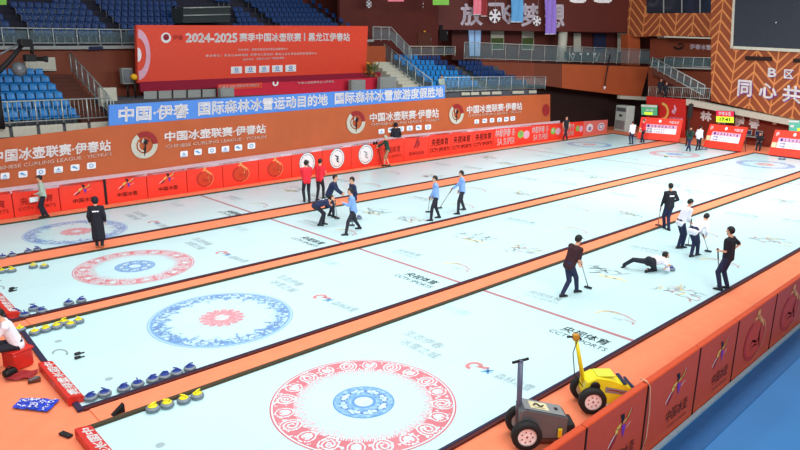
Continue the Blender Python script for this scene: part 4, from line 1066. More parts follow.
led(716.2, 110.6, 733.8, 122, 1, 'pink and lime lit clock display on the lower end wall', -.6)
led(789, 119.8, 806, 131, 2, 'teal lit display cut by the right picture edge', -1.2)
# black loudspeaker mast by the poster
b = G(686, 146); mb = MB(); mb.tube([b, b+V((0, 0, 3.3))], .06, 6); o = tag(mb.build('speaker_mast', m_black), 'tall thin black mast right of the red poster board', 'mast')
mb = MB(); mb.box(b+V((0, 0, 2.7)), (.3, .3, 1.1), 0, .05); mb.build('speaker_column', m_black, o)

# build the seats: one of each kind, the rest copies
seat_sites = [t for t in seat_sites if 400+FPX*(t[1]-CP).dot(RT)/(t[1]-CP).dot(FW) > -6]
seat_sites.sort(key=lambda t: (t[1]-CP).length); big, rest = seat_sites[:300], seat_sites[300:]
protos = {}
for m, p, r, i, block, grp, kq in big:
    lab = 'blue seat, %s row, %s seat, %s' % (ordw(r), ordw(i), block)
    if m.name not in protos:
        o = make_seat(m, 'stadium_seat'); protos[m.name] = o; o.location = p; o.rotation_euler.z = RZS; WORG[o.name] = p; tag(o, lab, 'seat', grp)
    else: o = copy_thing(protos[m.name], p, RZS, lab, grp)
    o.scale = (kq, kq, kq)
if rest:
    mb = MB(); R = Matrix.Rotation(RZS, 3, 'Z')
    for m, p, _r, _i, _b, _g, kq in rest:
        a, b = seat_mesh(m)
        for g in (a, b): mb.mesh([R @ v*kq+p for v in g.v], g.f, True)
    tag(mb.build('seating', m_seat_dim), 'farthest dimmed blue seats of the upper tier', 'seats', kind='stuff')

# ---------------------------------------------------------------- people
def cone(mb, p0, p1, r0, r1, n=12):
    p0, p1 = V(p0), V(p1); d = p1-p0; L = d.length
    if L < 1e-5: d = V((0, 0, 1)); L = 1e-4
    d = d.normalized(); prof = []
    for k in range(4): a = math.pi/2*(k/3.6); prof.append((r0*math.sin(a)+1e-4, -r0*math.cos(a)))
    for k in range(4): a = math.pi/2*(1-(k+.6)/3.6) if k < 3 else 0; prof.append((r1*math.sin(max(a, 0))+1e-4, L+r1*math.cos(max(a, 0))))
    mb.lathe(prof, p0, n, axis=d)
def ellip(mb, c, r, R=None, n=16):
    c = V(c); R = R or Matrix.Identity(3); rings = []
    for k in range(1, 10):
        a = math.pi*k/10; rings.append([c + R @ V((r[0]*math.sin(a)*math.cos(2*math.pi*i/n), r[1]*math.sin(a)*math.sin(2*math.pi*i/n), -r[2]*math.cos(a))) for i in range(n)])
    mb.loft(rings)
def remesh(mb, vox, smooth=3):
    me = bpy.data.meshes.new('r'); me.from_pydata([tuple(p) for p in mb.v], [], mb.f)
    bm = bmesh.new(); bm.from_mesh(me); bmesh.ops.recalc_face_normals(bm, faces=bm.faces); bm.to_mesh(me); bm.free()
    o = bpy.data.objects.new('r', me); COL.objects.link(o)
    m = o.modifiers.new('r', 'REMESH'); m.mode = 'VOXEL'; m.voxel_size = vox; m.use_smooth_shade = True
    if smooth: s = o.modifiers.new('s', 'SMOOTH'); s.iterations = smooth; s.factor = .5
    dg = bpy.context.evaluated_depsgraph_get(); dg.update()
    r = bpy.data.meshes.new_from_object(o.evaluated_get(dg)); bpy.data.objects.remove(o); bpy.data.meshes.remove(me)
    for p in r.polygons: p.use_smooth = True
    return r
def link_mesh(name, me, m, parent):
    o = bpy.data.objects.new(name, me); me.name = name; COL.objects.link(o); o.parent = parent
    if isinstance(m, (list, tuple)):
        for q in m: me.materials.append(q)
    elif m: me.materials.append(m)
    return o
def ik(a, t, l1, l2, hint):
    d = t-a; L = min(d.length, (l1+l2)*.998); u = d.normalized(); t = a+u*L
    x = (l1*l1-l2*l2+L*L)/(2*L); h = math.sqrt(max(l1*l1-x*x, 0)); hv = V(hint)-u*V(hint).dot(u)
    hv = hv.normalized() if hv.length > 1e-4 else V((0, 1, 0))
    return a+u*x+hv*h, t
def person(label, fl, fr, face, H=1.76, lean=4, side=0, ph=None, pel=None, hl=None, hr=None, grip=(0, 0), head=(0, 0), twist=0, top=m_blackc, bottom=m_dpants, shoe=m_shoe, sleeve='long', hair='short', hairm=None, coat=None, accent=None, kneel=None, ground=None, bare_calf=False, group=None, elbow=None, world=None, hem=-.036):
    k = H/1.76
    L0, R0 = (G(*fl) if len(fl) == 2 else V(fl)), (G(*fr) if len(fr) == 2 else V(fr))
    base = (L0+R0)/2 if world is None else V(world); fz = min(L0.z, R0.z); base.z = fz if world is None else base.z
    rz = math.radians(face-90); RM = Matrix.Rotation(rz, 3, 'Z'); RI = RM.transposed()
    root = empty('person', base, label, 'person', group, rz)
    hn = V((CP.x-base.x, CP.y-base.y, 0)).normalized(); vp = Plane(base, hn)
    loc = lambda w: RI @ (w-base)
    def pt(p, default):
        if p is None: return V(default)
        if p[0] == 'l': return V(p[1:])*k
        return loc(vp(p[0], p[1], p[2] if len(p) > 2 else 0))
    an = [loc(L0)+V((0, 0, .085*k)), loc(R0)+V((0, 0, .085*k))]
    P = pt(pel, ((an[0].x+an[1].x)/2*.6, (an[0].y+an[1].y)/2, 0)); 
    if pel is None: P.z = (.95*k if ph is None else ph); P.y -= .22*math.sin(math.radians(lean))*k
    le, sd = math.radians(lean), math.radians(side)
    if pel is None or lean < 60:
        for i in (0, 1):
            dh = math.hypot(an[i].x-P.x-(-.09, .09)[i]*k, an[i].y-P.y); P.z = min(P.z, an[i].z+.03*k+math.sqrt(max(.01, (.872*k)**2-dh*dh)))
    t = V((math.sin(sd), math.sin(le)*math.cos(sd), math.cos(le)*math.cos(sd))).normalized(); tw = math.radians(twist)
    X = V((math.cos(tw), math.sin(tw), 0)); X = (X-t*X.dot(t)).normalized(); F = t.cross(X); F = -F if F.y < 0 and abs(lean) < 60 else F
    F = X.cross(t)*-1 if False else t.cross(X)
    hipx = V((1, 0, 0))
    hips = [P-hipx*.09*k-V((0, 0, .03*k)), P+hipx*.09*k-V((0, 0, .03*k))]
    nk = P+t*.53*k; sh = [P+t*.47*k-X*.185*k, P+t*.47*k+X*.185*k]
    hp, hy = math.radians(head[0]), math.radians(head[1])
    ht = (t*.55+V((0, 0, .6))).normalized() if lean < 60 else (t*.8+V((0, 0, .5))).normalized()
    hc = nk+ht*.155*k+V((0, .02*k, .01*k))
    HR = Matrix.Rotation(hy+tw, 3, 'Z') @ Matrix.Rotation(-hp, 3, 'X')
    # legs
    knees = []
    for i in (0, 1):
        kn, an[i] = ik(hips[i], an[i], .45*k, .43*k, (kneel[i] if kneel else ((-.12, .12)[i], 1, .1))); knees.append(kn)
    # arms
    dflt = [sh[0]+V((-.06, .06, -.5))*k, sh[1]+V((.06, .06, -.5))*k]
    wr = [pt(hl, dflt[0]), pt(hr, dflt[1])]; el = []
    for i in (0, 1):
        e, wr[i] = ik(sh[i], wr[i], .29*k, .255*k, (elbow[i] if elbow else ((-.35, .35)[i], -.45, -1))); el.append(e)
    # ---- body
    mb = MB(); a = .075*k
    for s in (-1, 1):
        cone(mb, P+hipx*s*.07*k-V((0, 0, .03*k)), P+t*.18*k+X*s*.05*k, .115*k, .1*k)
        cone(mb, P+t*.18*k+X*s*.05*k, P+t*.38*k+X*s*.08*k, .1*k, .105*k)
    cone(mb, sh[0], sh[1], .062*k, .062*k); cone(mb, P+t*.45*k, nk+t*.05*k, .08*k, .06*k); cone(mb, nk, hc, .056*k, .05*k)
    for i in (0, 1):
        cone(mb, hips[i], knees[i], .085*k, .058*k); cone(mb, knees[i], an[i], .056*k, .038*k)
        cone(mb, sh[i], el[i], .05*k, .04*k); cone(mb, el[i], wr[i], .04*k, .027*k)
        # hand
        f = (wr[i]-el[i]).normalized(); fwd = V((0, 1, 0)); Lx = (fwd-f*fwd.dot(f)); Lx = Lx.normalized() if Lx.length > .2 else V((0, 0, 1)); N = f.cross(Lx)*(1 if i == 0 else -1)
        if grip[i]: f2 = (f*.75+N*.0).normalized()
        else: f2 = f
        w = wr[i]
        for q in (-.022, 0, .022): cone(mb, w+f2*.02*k+Lx*q*.6*k, w+f2*.085*k+Lx*q*k, .019*k, .016*k, 8)
        c = 1.15 if grip[i] else .3
        for q, ln in ((.033, .07), (.011, .078), (-.011, .072), (-.033, .058)):
            b0 = w+f2*.09*k+Lx*q*k; d1 = f2*math.cos(c)+N*math.sin(c); d2 = f2*math.cos(2*c)+N*math.sin(2*c); b1 = b0+d1*ln*.55*k; b2 = b1+d2*ln*.5*k
            cone(mb, b0, b1, .0105*k, .0095*k, 7); cone(mb, b1, b2, .0095*k, .008*k, 7)
        th0 = w+f2*.03*k+Lx*.03*k; th1 = th0+(Lx*.7+f2*.6+N*.3)*.045*k; th2 = th1+(f2*.8+N*(.8 if grip[i] else .2))*.032*k
        cone(mb, th0, th1, .014*k, .011*k, 7); cone(mb, th1, th2, .011*k, .009*k, 7)
    for q in (-.01,): ellip(mb, hc+HR @ V((0, 0, .02*k)), (.076*k, .096*k, .1*k), HR)
    cone(mb, hc+HR @ V((0, .035*k, -.03*k)), hc+HR @ V((0, .055*k, -.085*k)), .058*k, .035*k)
    cone(mb, hc+HR @ V((0, .09*k, .02*k)), hc+HR @ V((0, .108*k, -.02*k)), .01*k, .016*k, 8)
    for s in (-1, 1): ellip(mb, hc+HR @ V((s*.078*k, -.005*k, .0)), (.014*k, .022*k, .034*k), HR, 8)
    me = remesh(mb, .0105, 1); HI = HR.transposed()
    body = link_mesh('body', me, [m_skin, m_black, m_lips], root)
    for p in me.polygons:
        q = HI @ (V(p.center)-hc)/k
        if q.y > .06:
            for s in (-1, 1):
                if abs(q.x-s*.033) < .015 and abs(q.z-.012) < .008: p.material_index = 1
                if abs(q.x-s*.033) < .02 and abs(q.z-.042) < .006: p.material_index = 1
            if abs(q.x) < .024 and abs(q.z+.058) < .007: p.material_index = 2
    # ---- clothes
    mb = MB(); g = .018*k
    lowz = -.09
    for s in (-1, 1):
        cone(mb, P+hipx*s*.065*k+t*hem*k, P+t*.18*k+X*s*.055*k, .125*k+g*.4, .112*k+g)
        cone(mb, P+t*.18*k+X*s*.055*k, P+t*.39*k+X*s*.085*k, .112*k+g, .11*k+g)
    cone(mb, sh[0], sh[1], .066*k+g, .066*k+g); cone(mb, P+t*.45*k, nk-t*.005*k, .09*k, .068*k)
    for i in (0, 1):
        if sleeve == 'none': continue
        if sleeve == 'short': cone(mb, sh[i], sh[i].lerp(el[i], .75), .06*k+g*.6, .05*k+g*.8)
        else: cone(mb, sh[i], el[i], .058*k+g*.7, .048*k+g*.7); cone(mb, el[i], el[i].lerp(wr[i], .93), .048*k+g*.7, .036*k+g*.5)
    if coat:
        for s in (-1, 1):
            for z in (.0,): cone(mb, P+hipx*s*.08*k, V((P.x+s*.09*k, P.y+.01, coat*k)), .125*k, .13*k)
        cone(mb, P, V((P.x, P.y, coat*k)), .14*k, .145*k)
    if sleeve == 'long' and coat is None:
        pass
    tm = remesh(mb, .016, 4); garment = link_mesh('coat' if coat else 'jacket' if sleeve == 'long' else 'shirt', tm, [top, accent or top], root)
    if accent:
        for p in tm.polygons:
            q = V(p.center)-P
            if abs(q.dot(t)-.36*k) < .022*k and q.dot(F) < -.02 and abs(q.dot(X)) < .1*k: p.material_index = 1
    mb = MB()
    for s in (-1, 1): cone(mb, P+hipx*s*.065*k+V((0, 0, .03*k)), P+hipx*s*.075*k-V((0, 0, .04*k)), .122*k, .125*k)
    for i in (0, 1):
        e = .55 if bare_calf else .97
        cone(mb, hips[i], knees[i], .1*k, .074*k); cone(mb, knees[i], knees[i].lerp(an[i], .1 if bare_calf else .95), .074*k, .058*k if not bare_calf else .07*k)
    link_mesh('trousers', remesh(mb, .016, 4), bottom, root)
    for i in (0, 1):
        d = V((0, 1, 0)); 
        if kneel and kneel[i][1] < -.5: d = V((0, -.6, -.5)).normalized()
        sd2 = V((1, 0, 0)); up = d.cross(sd2)*-1; up = sd2.cross(d)
        c = an[i]-V((0, 0, .085*k)) if d.y > .9 else an[i]
        rings = []
        for y, w, h in ((-.085, .02, .03), (-.075, .034, .085), (-.02, .04, .1), (.05, .042, .075), (.12, .046, .055), (.165, .036, .042), (.185, .012, .02)):
            rings.append([c+d*y*k+sd2*w*k*math.cos(2*math.pi*j/12)+up*(h*.5*k+h*.5*k*max(-1, min(1, 1.35*math.sin(2*math.pi*j/12)))) for j in range(12)])
        mb = MB(); mb.loft(rings); o = mb.build('shoe', shoe, root, org=(0, 0, 0)); o.location = (0, 0, 0)
    # ---- hair, cap or hood
    mb = MB(); n = 22; prm = {'short': (.083, .103, .112), 'cap': (.086, .106, .112), 'hood': (.105, .125, .135)}[hair]
    rings = []
    for kk in range(0, 13):
        al = math.pi*kk/12; rings.append([(prm[0]*math.sin(al)*math.cos(2*math.pi*j/n), prm[1]*math.sin(al)*math.sin(2*math.pi*j/n)-.008, prm[2]*math.cos(al)+.03) for j in range(n)])
    vs = [p for r in rings for p in r]; fs = []
    for kk in range(12):
        for j in range(n):
            ids = (kk*n+j, (kk+1)*n+j, (kk+1)*n+(j+1) % n, kk*n+(j+1) % n); c = sum((V(vs[q]) for q in ids), V((0, 0, 0)))/4
            if hair == 'hood':
                if c.y > .085 and c.z < .075: continue
                if c.z < -.09: continue
            else:
                if c.z < -.045: continue
                if c.y > .03 and c.z < .07: continue
                if c.y > -.02 and c.z < .015: continue
            fs.append(ids)
    mb.mesh([hc+HR @ (V(p)*k) for p in vs], fs, True)
    hairo = mb.build('hood' if hair == 'hood' else 'cap' if hair == 'cap' else 'hair', hairm or (top if hair == 'hood' else m_black if hair == 'cap' else m_hair), root, org=(0, 0, 0)); hairo.location = (0, 0, 0)
    so = hairo.modifiers.new('thickness', 'SOLIDIFY'); so.thickness = .012*k; so.offset = 0
    if hair == 'cap':
        mb = MB(); T = lambda x, y, z: hc+HR @ (V((x, y, z))*k)
        mb.mesh([T(-.07, .075, .06), T(-.05, .16, .045), T(.05, .16, .045), T(.07, .075, .06), T(-.07, .075, .072), T(-.05, .16, .055), T(.05, .16, .055), T(.07, .075, .072)], [(0, 1, 2, 3), (7, 6, 5, 4), (0, 4, 5, 1), (1, 5, 6, 2), (2, 6, 7, 3), (3, 7, 4, 0)])
        b = mb.build('cap_brim', m_black, hairo, org=(0, 0, 0)); b.location = (0, 0, 0)
    hands = [base+RM @ (w+(w-e).normalized()*.07*k) for w, e in zip(wr, el)]
    return root, hands, (base+RM @ P, base+RM @ hc)

def broom(headp, hand, label, over=.25, m=m_metal, length=None):
    a = V(headp); h = V(hand); d = (h-a).normalized(); top = h+d*over
    o = empty('curling_broom', a, label, 'broom'); mb = MB(); mb.tube([a+V((0, 0, .04)), top], .016, 8); mb.build('shaft', m, o)
    mb = MB(); mb.tube([top-d*.3, top+d*.02], .02, 8); mb.build('grip_sleeve', m_black, o)
    ang = math.atan2(d.y, d.x)+math.pi/2; mb = MB(); mb.box(a+V((0, 0, .045)), (.22, .085, .035), ang, .012); hd = mb.build('brush_head', m_black, o)
    mb = MB(); mb.box(a+V((0, 0, .016)), (.21, .075, .028), ang, .01); mb.build('pad', m_mgrey, hd, org=WORG[hd.name])
    return o
LEFT, RIGHT, AWAY, TOWARD = 136, -44, 46, 226
# man with the white case by the red boards
pr, hh, _ = person('man in sage sleeves and dark trousers holding a white case by the red boards', (43.5, 217.5), (47.5, 217), 165, 1.68, hl=(36.5, 194, .1), hr=(39, 196, -.12), grip=(1, 1), top=m_sage, hair='cap')
c = (hh[0]+hh[1])/2+V((-.12, 0, -.12)); o = empty('carry_case', c, 'white flat case held by the man in sage sleeves', 'case'); mb = MB(); mb.box(c, (.34, .1, .2), .3, .03); mb.build('case_body', m_white, o); mb = MB(); mb.tube([c+V((-.08, 0, .13)), c+V((-.06, 0, .18)), c+V((.06, 0, .18)), c+V((.08, 0, .13))], .012, 6); mb.build('handle', m_black, o)
person('person in a long black hooded coat standing on the walkway by the far blue house', (97.5, 248), (102.5, 248), 62, 1.72, hair='hood', coat=.38, top=m_blackc, shoe=m_khaki, accent=m_white, lean=3)
person('man in red shirt, left of two, arms crossed, before the white roundel', (304.5, 202), (309.5, 202), 70, 1.86, hl=('l', -.02, .24, 1.15), hr=('l', .06, .26, 1.2), top=m_redc, sleeve='long')
person('man in red shirt, right of two, legs apart on the walkway', (317, 200.5), (323.5, 198.5), 20, 1.86, hl=('l', -.1, .3, 1.1), hr=('l', .1, .25, 1.15), top=m_redc)
_, hh, _ = person('player in navy bending far over the ice beside the light blue sweeper', (319.5, 226), (323.5, 224.5), RIGHT, 1.72, lean=72, ph=.8, hl=(330, 206, 0), hr=(334, 203, -.1), grip=(1, 1), top=m_navy, head=(-20, 0), accent=m_white)
broom(G(337, 219), hh[1], 'curling broom held by the bending navy player', .1)
person('player in navy leaning forward between the bending player and the walker', (329.5, 216), (333.5, 217.5), RIGHT-10, 1.78, lean=24, hl=('l', -.15, .42, .98), hr=('l', .12, .46, .98), grip=(1, 1), top=m_navy)
person('player in navy standing upright behind the light blue sweeper', (351.5, 220), (355, 221.5), 160, 1.76, top=m_navy)
_, hh, _ = person('player in light blue shirt striding left past the navy group, broom low', (346, 235.5), (359.5, 229), LEFT, 1.76, lean=10, hl=('l', -.05, .35, 1.12), hr=(356, 216, .1), grip=(1, 1), top=m_lblue, twist=8)
broom(G(352, 226), hh[1], 'curling broom hanging from the hand of the striding light blue player', .12)
_, hh, _ = person('player in light blue shirt, left of the two walking on the third sheet', (431, 221), (439, 218), LEFT, 1.78, lean=4, hl=(430, 198, .05), grip=(1, 0), top=m_lblue)
broom(G(428, 212.5), hh[0], 'curling broom carried by the left light blue walker', .15)
_, hh, _ = person('player in light blue shirt, right of the two walking on the third sheet', (458, 214.5), (464, 210), LEFT, 1.82, lean=4, hl=(452.5, 189, .05), grip=(1, 0), top=m_lblue)
broom(G(439.8, 208.5), hh[0], 'long curling broom trailing from the right light blue walker', .1)
pr, hh, (pp, hp) = person('cameraman in dark green jacket bending to a tripod by the red boards', (384.5, 166), (389, 166), 150, 1.86, lean=12, hl=(375, 146.5, 0), hr=(378, 147, -.1), grip=(1, 1), top=m_greenc, bottom=m_tan, hair='cap', hairm=m_sage, bare_calf=True)
# tripod and camera
def tripod(c, feet, lab, clab):
    o = empty('camera_tripod', V((c.x, c.y, 0)), lab, 'tripod')
    for f in feet: mb = MB(); mb.tube([c-V((0, 0, .1)), f], .025, 6, .018); mb.build('leg', m_black, o)
    mb = MB(); mb.lathe([(.05, -.14), (.07, -.05), (.06, 0)], c, 10); mb.build('tripod_head', m_black, o)
    k = empty('video_camera', c, clab, 'camera'); d = V((-.9, -.3, 0)).normalized(); an = math.atan2(d.y, d.x)
    mb = MB(); mb.box(c+V((0, 0, .12)), (.42, .16, .2), an, .03); mb.build('camera_body', m_black, k)
    mb = MB(); mb.lathe([(.06, 0), (.06, .14), (.085, .16), (.085, .24), (.07, .24)], c+d*.2+V((0, 0, .12)), 14, axis=d); mb.build('lens', m_black, k)
    mb = MB(); mb.box(c-d*.1+V((0, 0, .25)), (.14, .06, .06), an, .01); mb.build('viewfinder', m_mgrey, k)
g0 = G(377, 165)
tripod(V((g0.x, g0.y, 1.25)), [G(369.5, 165.5), G(379, 163.5), G(383, 166.5)], 'black tripod in front of the cameraman in green', 'black video camera on the tripod by the red boards')
b = SL(s_of(PL(396, 130, .28)), .28, 0)
mb = MB(); mb.box((b.x, b.y, .2), (1.2, .4, .44), RZS); struct(mb.build('floor_step', m_concrete))
person('person in black hooded coat standing behind the red boards near the cameraman', (b.x-.1, b.y, .42), (b.x+.1, b.y, .42), 60, 2.0, hair='hood', coat=.5, top=m_blackc)
person('referee in black vest with bare arms before the white lettered boards', (563, 140), (567, 140), 226, 1.95, top=m_blackc, sleeve='none', hl=('l', -.18, .12, .92), hr=('l', .18, .12, .92))
person('player in white shirt beside the red-shirted one at the far end', (630, 144.2), (632.5, 144.2), 60, 1.8, hr=('l', .3, .3, 1.0), top=m_whitec, bottom=m_npants)
person('player in red shirt beside the white-shirted one at the far end', (641, 142.2), (643.5, 142.6), 150, 1.85, lean=6, hl=('l', -.15, .3, 1.05), top=m_redc)
# far end camera pair
_, hh, (pp, hp) = person('camera operator in dark clothes with black camera left of the middle scoreboard', (686.5, 151), (690, 151.3), 200, 1.78, lean=10, hl=('l', -.05, .35, 1.3), hr=('l', .1, .35, 1.3), grip=(1, 1), top=m_greenc, bottom=m_npants)
c = (hh[0]+hh[1])/2; o = empty('shoulder_camera', c, 'black shoulder camera held by the dark clothed operator', 'camera'); mb = MB(); mb.box(c+V((0, 0, .08)), (.5, .26, .28), math.radians(200), .04); mb.build('camera_body', m_black, o); mb = MB(); mb.lathe([(.07, 0), (.09, .2), (.07, .22)], c+V((-.25, -.1, .08)), 12, axis=(-.9, -.3, 0)); mb.build('lens', m_black, o)
person('man in white jacket and dark trousers left of the middle scoreboard', (696, 150.5), (699, 150), -20, 1.82, top=m_whitec)
# seated by the displays
sc_ = G(757.5, 150)
def chair(p, a, lab, seatm=m_lcd):
    R = Matrix.Rotation(a, 3, 'Z'); T = lambda x, y, z: V(p)+R @ V((x, y, z)); o = empty('folding_chair', p, lab, 'chair')
    mb = MB(); mb.box(T(0, 0, .45), (.42, .42, .035), a, .012); mb.build('seat', seatm, o); mb = MB(); mb.box(T(0, -.21, .78), (.42, .03, .3), a, .012); mb.build('backrest', seatm, o)
    for sx in (-1, 1):
        for sy in (-1, 1): mb = MB(); mb.tube([T(sx*.19, sy*.19, .0), T(sx*.19, sy*.19, .44 if sy > 0 else .92)], .014, 6); mb.build('leg', m_rail, o)
fa = math.radians(200-90)
chair(sc_+V((.1, 0, 0)), fa, 'folding chair under the seated dark clothed person')
F0 = V((math.cos(math.radians(200)), math.sin(math.radians(200)), 0)); F1 = V((-F0.y, F0.x, 0))
person('person in dark suit seated between the two right scoreboards', tuple(sc_+F0*.42+F1*.1), tuple(sc_+F0*.42-F1*.1), 200, 1.76, pel=('l', 0, -.02, .55), lean=8, world=tuple(sc_+V((.1, 0, 0))), hl=('l', -.14, .35, .68), hr=('l', .14, .35, .68), top=m_blackc)
tb = G(749, 146.5); o = empty('equipment_table', tb, 'small table with two grey monitors beside the seated person', 'table'); mb = MB(); mb.box(tb+V((.6, 0, .72)), (.6, 1.5, .05), -.2, .015); mb.build('tabletop', m_grey, o)
for sx in (-.22, .22):
    for sy in (-.6, .6): mb = MB(); mb.tube([tb+V((.6+sx, sy, 0)), tb+V((.6+sx, sy, .7))], .02, 6); mb.build('leg', m_mgrey, o)
for kq, yy in enumerate((-.38, .4)):
    q = tb+V((.6, yy, .745)); o = empty('monitor', q, ['right', 'left'][kq]+' grey monitor on the small table by the seated person', 'monitor'); mb = MB(); mb.box(q+V((0, 0, .28)), (.07, .6, .4), -.2, .02); mb.build('housing', m_grey, o); mb = MB(); mb.box(q+V((-.04, 0, .28)), (.02, .5, .3), -.2); mb.build('screen', m_navy, o); mb = MB(); mb.box(q+V((0, 0, .04)), (.18, .25, .08), -.2, .01); mb.build('stand', m_mgrey, o)
# the nearest sheet
_, hh, _ = person('player in black and dark red top walking with a low broom on the nearest sheet', (562, 297), (576.5, 292.5), -22, 1.78, lean=20, hl=(579.5, 265.5, .1), hr=(581, 263, -.1), grip=(1, 1), top=m_blackred, bottom=m_npants, sleeve='short', hair='cap', twist=6, head=(15, 0))
broom(G(588, 288.5), hh[1], 'curling broom pushed by the player in black and dark red', .18)
ft, fk = G(624, 267.5), G(648, 272); fd = math.degrees(math.atan2(G(667, 270).y-ft.y, G(667, 270).x-ft.x))
_, hh, _ = person('player sliding low on the ice delivering a stone, one leg stretched behind', (623.5, 267.5), (647, 272.5), fd+38, 1.78, pel=(650.5, 261.5, 0), lean=90, hem=.16, hl=(668.5, 266, 0), hr=(665, 269, .1), top=m_whitec, bottom=m_dpants, head=(-25, -20), kneel=((-.3, -.9, .3), (0.1, 1, .3)), grip=(1, 0), elbow=((-.4, .2, -1), (.4, .2, -1)))
_, hh, _ = person('player in white shirt leaning over, left of the two white-shirted sweepers', (678, 248.5), (682, 248), RIGHT+10, 1.78, lean=22, hl=(690, 222, .05), hr=(689, 221, -.1), grip=(1, 1), top=m_whitec, bottom=m_npants, head=(25, 0))
broom(G(688, 246), hh[0], 'curling broom of the left white-shirted sweeper', .2)
_, hh, _ = person('player in white shirt bending forward, right of the two white-shirted sweepers', (691, 257), (697, 255.5), -12, 1.78, lean=62, hl=(704, 238, .1), hr=(706, 236, -.1), grip=(1, 1), top=m_whitec, bottom=m_npants, head=(30, 0))
broom(G(708, 252), hh[0], 'curling broom of the bending white-shirted sweeper', .2)
_, hh, _ = person('player in black with lettered back holding a broom behind the white shirts', (664, 228.5), (668.5, 230.5), 60, 1.8, hl=(660.5, 208, 0), grip=(1, 0), top=m_blackc, bottom=m_npants, accent=m_white, hr=('l', .26, .12, 1.05))
broom(G(658, 226), hh[0], 'curling broom upright in the hand of the player in black', .12)
_, hh, (pp, hp) = person('skip in black top leaning on a broom at the near edge, hand on hip', (719.5, 290.5), (727, 289), 88, 1.84, lean=2, hl=(719.5, 251, 0), hr=('l', .2, -.02, 1.1), grip=(1, 1), top=m_blackc, bottom=m_npants, sleeve='short', elbow=((-.35, -.3, -1), (1, -.5, 0)))
broom(G(719, 288), hh[0], 'curling broom the skip leans on at the near edge', .06)
# seated helper at the left edge
st = G(19, 366); o = empty('step_stool', st, 'red plastic stool under the seated person at the left edge', 'stool'); mb = MB(); mb.box(st+V((0, 0, .19)), (.42, .42, .38), .35, .05); mb.build('stool_body', m_stool, o); mb = MB(); mb.box(st+V((0, 0, .395)), (.46, .46, .05), .35, .02); mb.build('seat', m_stool, o)
Fd = math.radians(170); F0 = V((math.cos(Fd), math.sin(Fd), 0)); F1 = V((-F0.y, F0.x, 0))
person('person in white shirt crouched on the red stool at the left picture edge', tuple(st+F0*.5+F1*.14), tuple(st+F0*.42-F1*.14), 170, 1.74, pel=('l', 0, -.02, .53), world=tuple(st), lean=20, hl=('l', -.1, .55, .55), hr=('l', .14, .5, .5), top=m_whitec, bottom=m_dpants, head=(30, 0))
# onlookers
p = PE(661, 84, .25); person('dark clothed onlooker sitting on the end stair, left of two', (p.x-.1, p.y+.1, p.z-.9), (p.x-.1, p.y-.15, p.z-.9), 200, 1.7, world=(p.x, p.y, p.z-.9), pel=('l', 0, 0, .62), lean=10, top=m_blackc)
p = PE(666, 87, .25); person('dark clothed onlooker on the end stair, right of two', (p.x-.1, p.y+.1, p.z-.9), (p.x-.1, p.y-.15, p.z-.9), 215, 1.7, world=(p.x, p.y, p.z-.9), pel=('l', 0, 0, .62), lean=18, top=m_blackc)
p = SL(MS+.95, D0+.36, 4.0); person('spectator in pale clothes sitting in the first row of the middle seats', (p.x-.1, p.y-.42, p.z), (p.x+.12, p.y-.42, p.z), 250, 1.7, world=tuple(p), pel=('l', 0, 0, .5), lean=4, top=m_sage, bottom=m_tan, hl=('l', -.12, .35, .62), hr=('l', .12, .35, .62))

# ---------------------------------------------------------------- curling stones
def stone(col, lab, loc, rz, grp):
    root = empty('curling_stone', loc, lab, 'curling stone', grp, rz)
    z = V((0, 0, 0)); prof = [(.05, 0), (.11, .004), (.135, .02), (.144, .045), (.1455, .05)]; prof2 = [(.1455, .05), (.147, .06), (.1455, .07)]; prof3 = [(.1455, .07), (.142, .085), (.125, .105), (.09, .114), (.02, .115)]
    o0 = V(loc)
    mb = MB(); mb.mi = 0; mb.lathe(prof, o0, 28); mb.mi = 1; mb.lathe(prof2, o0, 28, cap=False); mb.mi = 0; mb.lathe(prof3, o0, 28)
    for c in [mb.build('stone_body', [m_granite, m_gband], root, org=o0)]: pass
    mb = MB(); mb.lathe([(.005, .114), (.085, .116), (.1, .118), (.095, .128), (.05, .133), (.005, .134)], o0, 24); cap = mb.build('handle_cap', col, root, org=o0)
    mb = MB(); R = Matrix.Rotation(0, 3, 'Z'); mb.tube([o0+V((-.055, 0, .13)), o0+V((-.05, 0, .165)), o0+V((-.02, 0, .182)), o0+V((.05, 0, .184)), o0+V((.085, 0, .178))], .016, 8); mb.build('grip', col, root, org=o0)
    return root
rows = [(m_hblue, 'blue-handled', 'along the near edge of the farthest sheet', [(3, 258.5), (12.5, 256.5), (28.5, 253), (37.5, 251)]),
        (m_hyel, 'yellow-handled', 'along the far edge of the third sheet', [(2, 273), (12, 272), (33.5, 268), (44.5, 268)]),
        (m_hblue, 'blue-handled', 'along the near edge of the third sheet', [(16.5, 314.5), (25, 317), (34, 310.5), (42, 313), (69, 305), (81.5, 302.5)]),
        (m_hyel, 'yellow-handled', 'along the far edge of the blue-ringed second sheet', [(20.5, 331.5), (35, 334.5), (46, 331.5), (57, 328.5), (64, 324.5), (71, 327), (79, 323)]),
        (m_hblue, 'blue-handled', 'along the near edge of the blue-ringed second sheet', [(91, 400), (105, 396), (124, 391), (138, 386.5), (153, 382), (165, 378.5), (177, 375), (190, 370.5)]),
        (m_hyel, 'yellow-handled', 'along the far edge of the nearest sheet', [(153, 411), (167.5, 407), (184, 402.5), (197.5, 398)])]
pst = {}; rnd = random.Random(5)
def put_stone(col, lab, p, grp):
    rz = rnd.uniform(-.6, 2.6)
    if col.name not in pst: pst[col.name] = stone(col, lab, p, rz, grp); pst[col.name].scale = (.86, .86, .86)
    else: copy_thing(pst[col.name], p, rz, lab, grp)
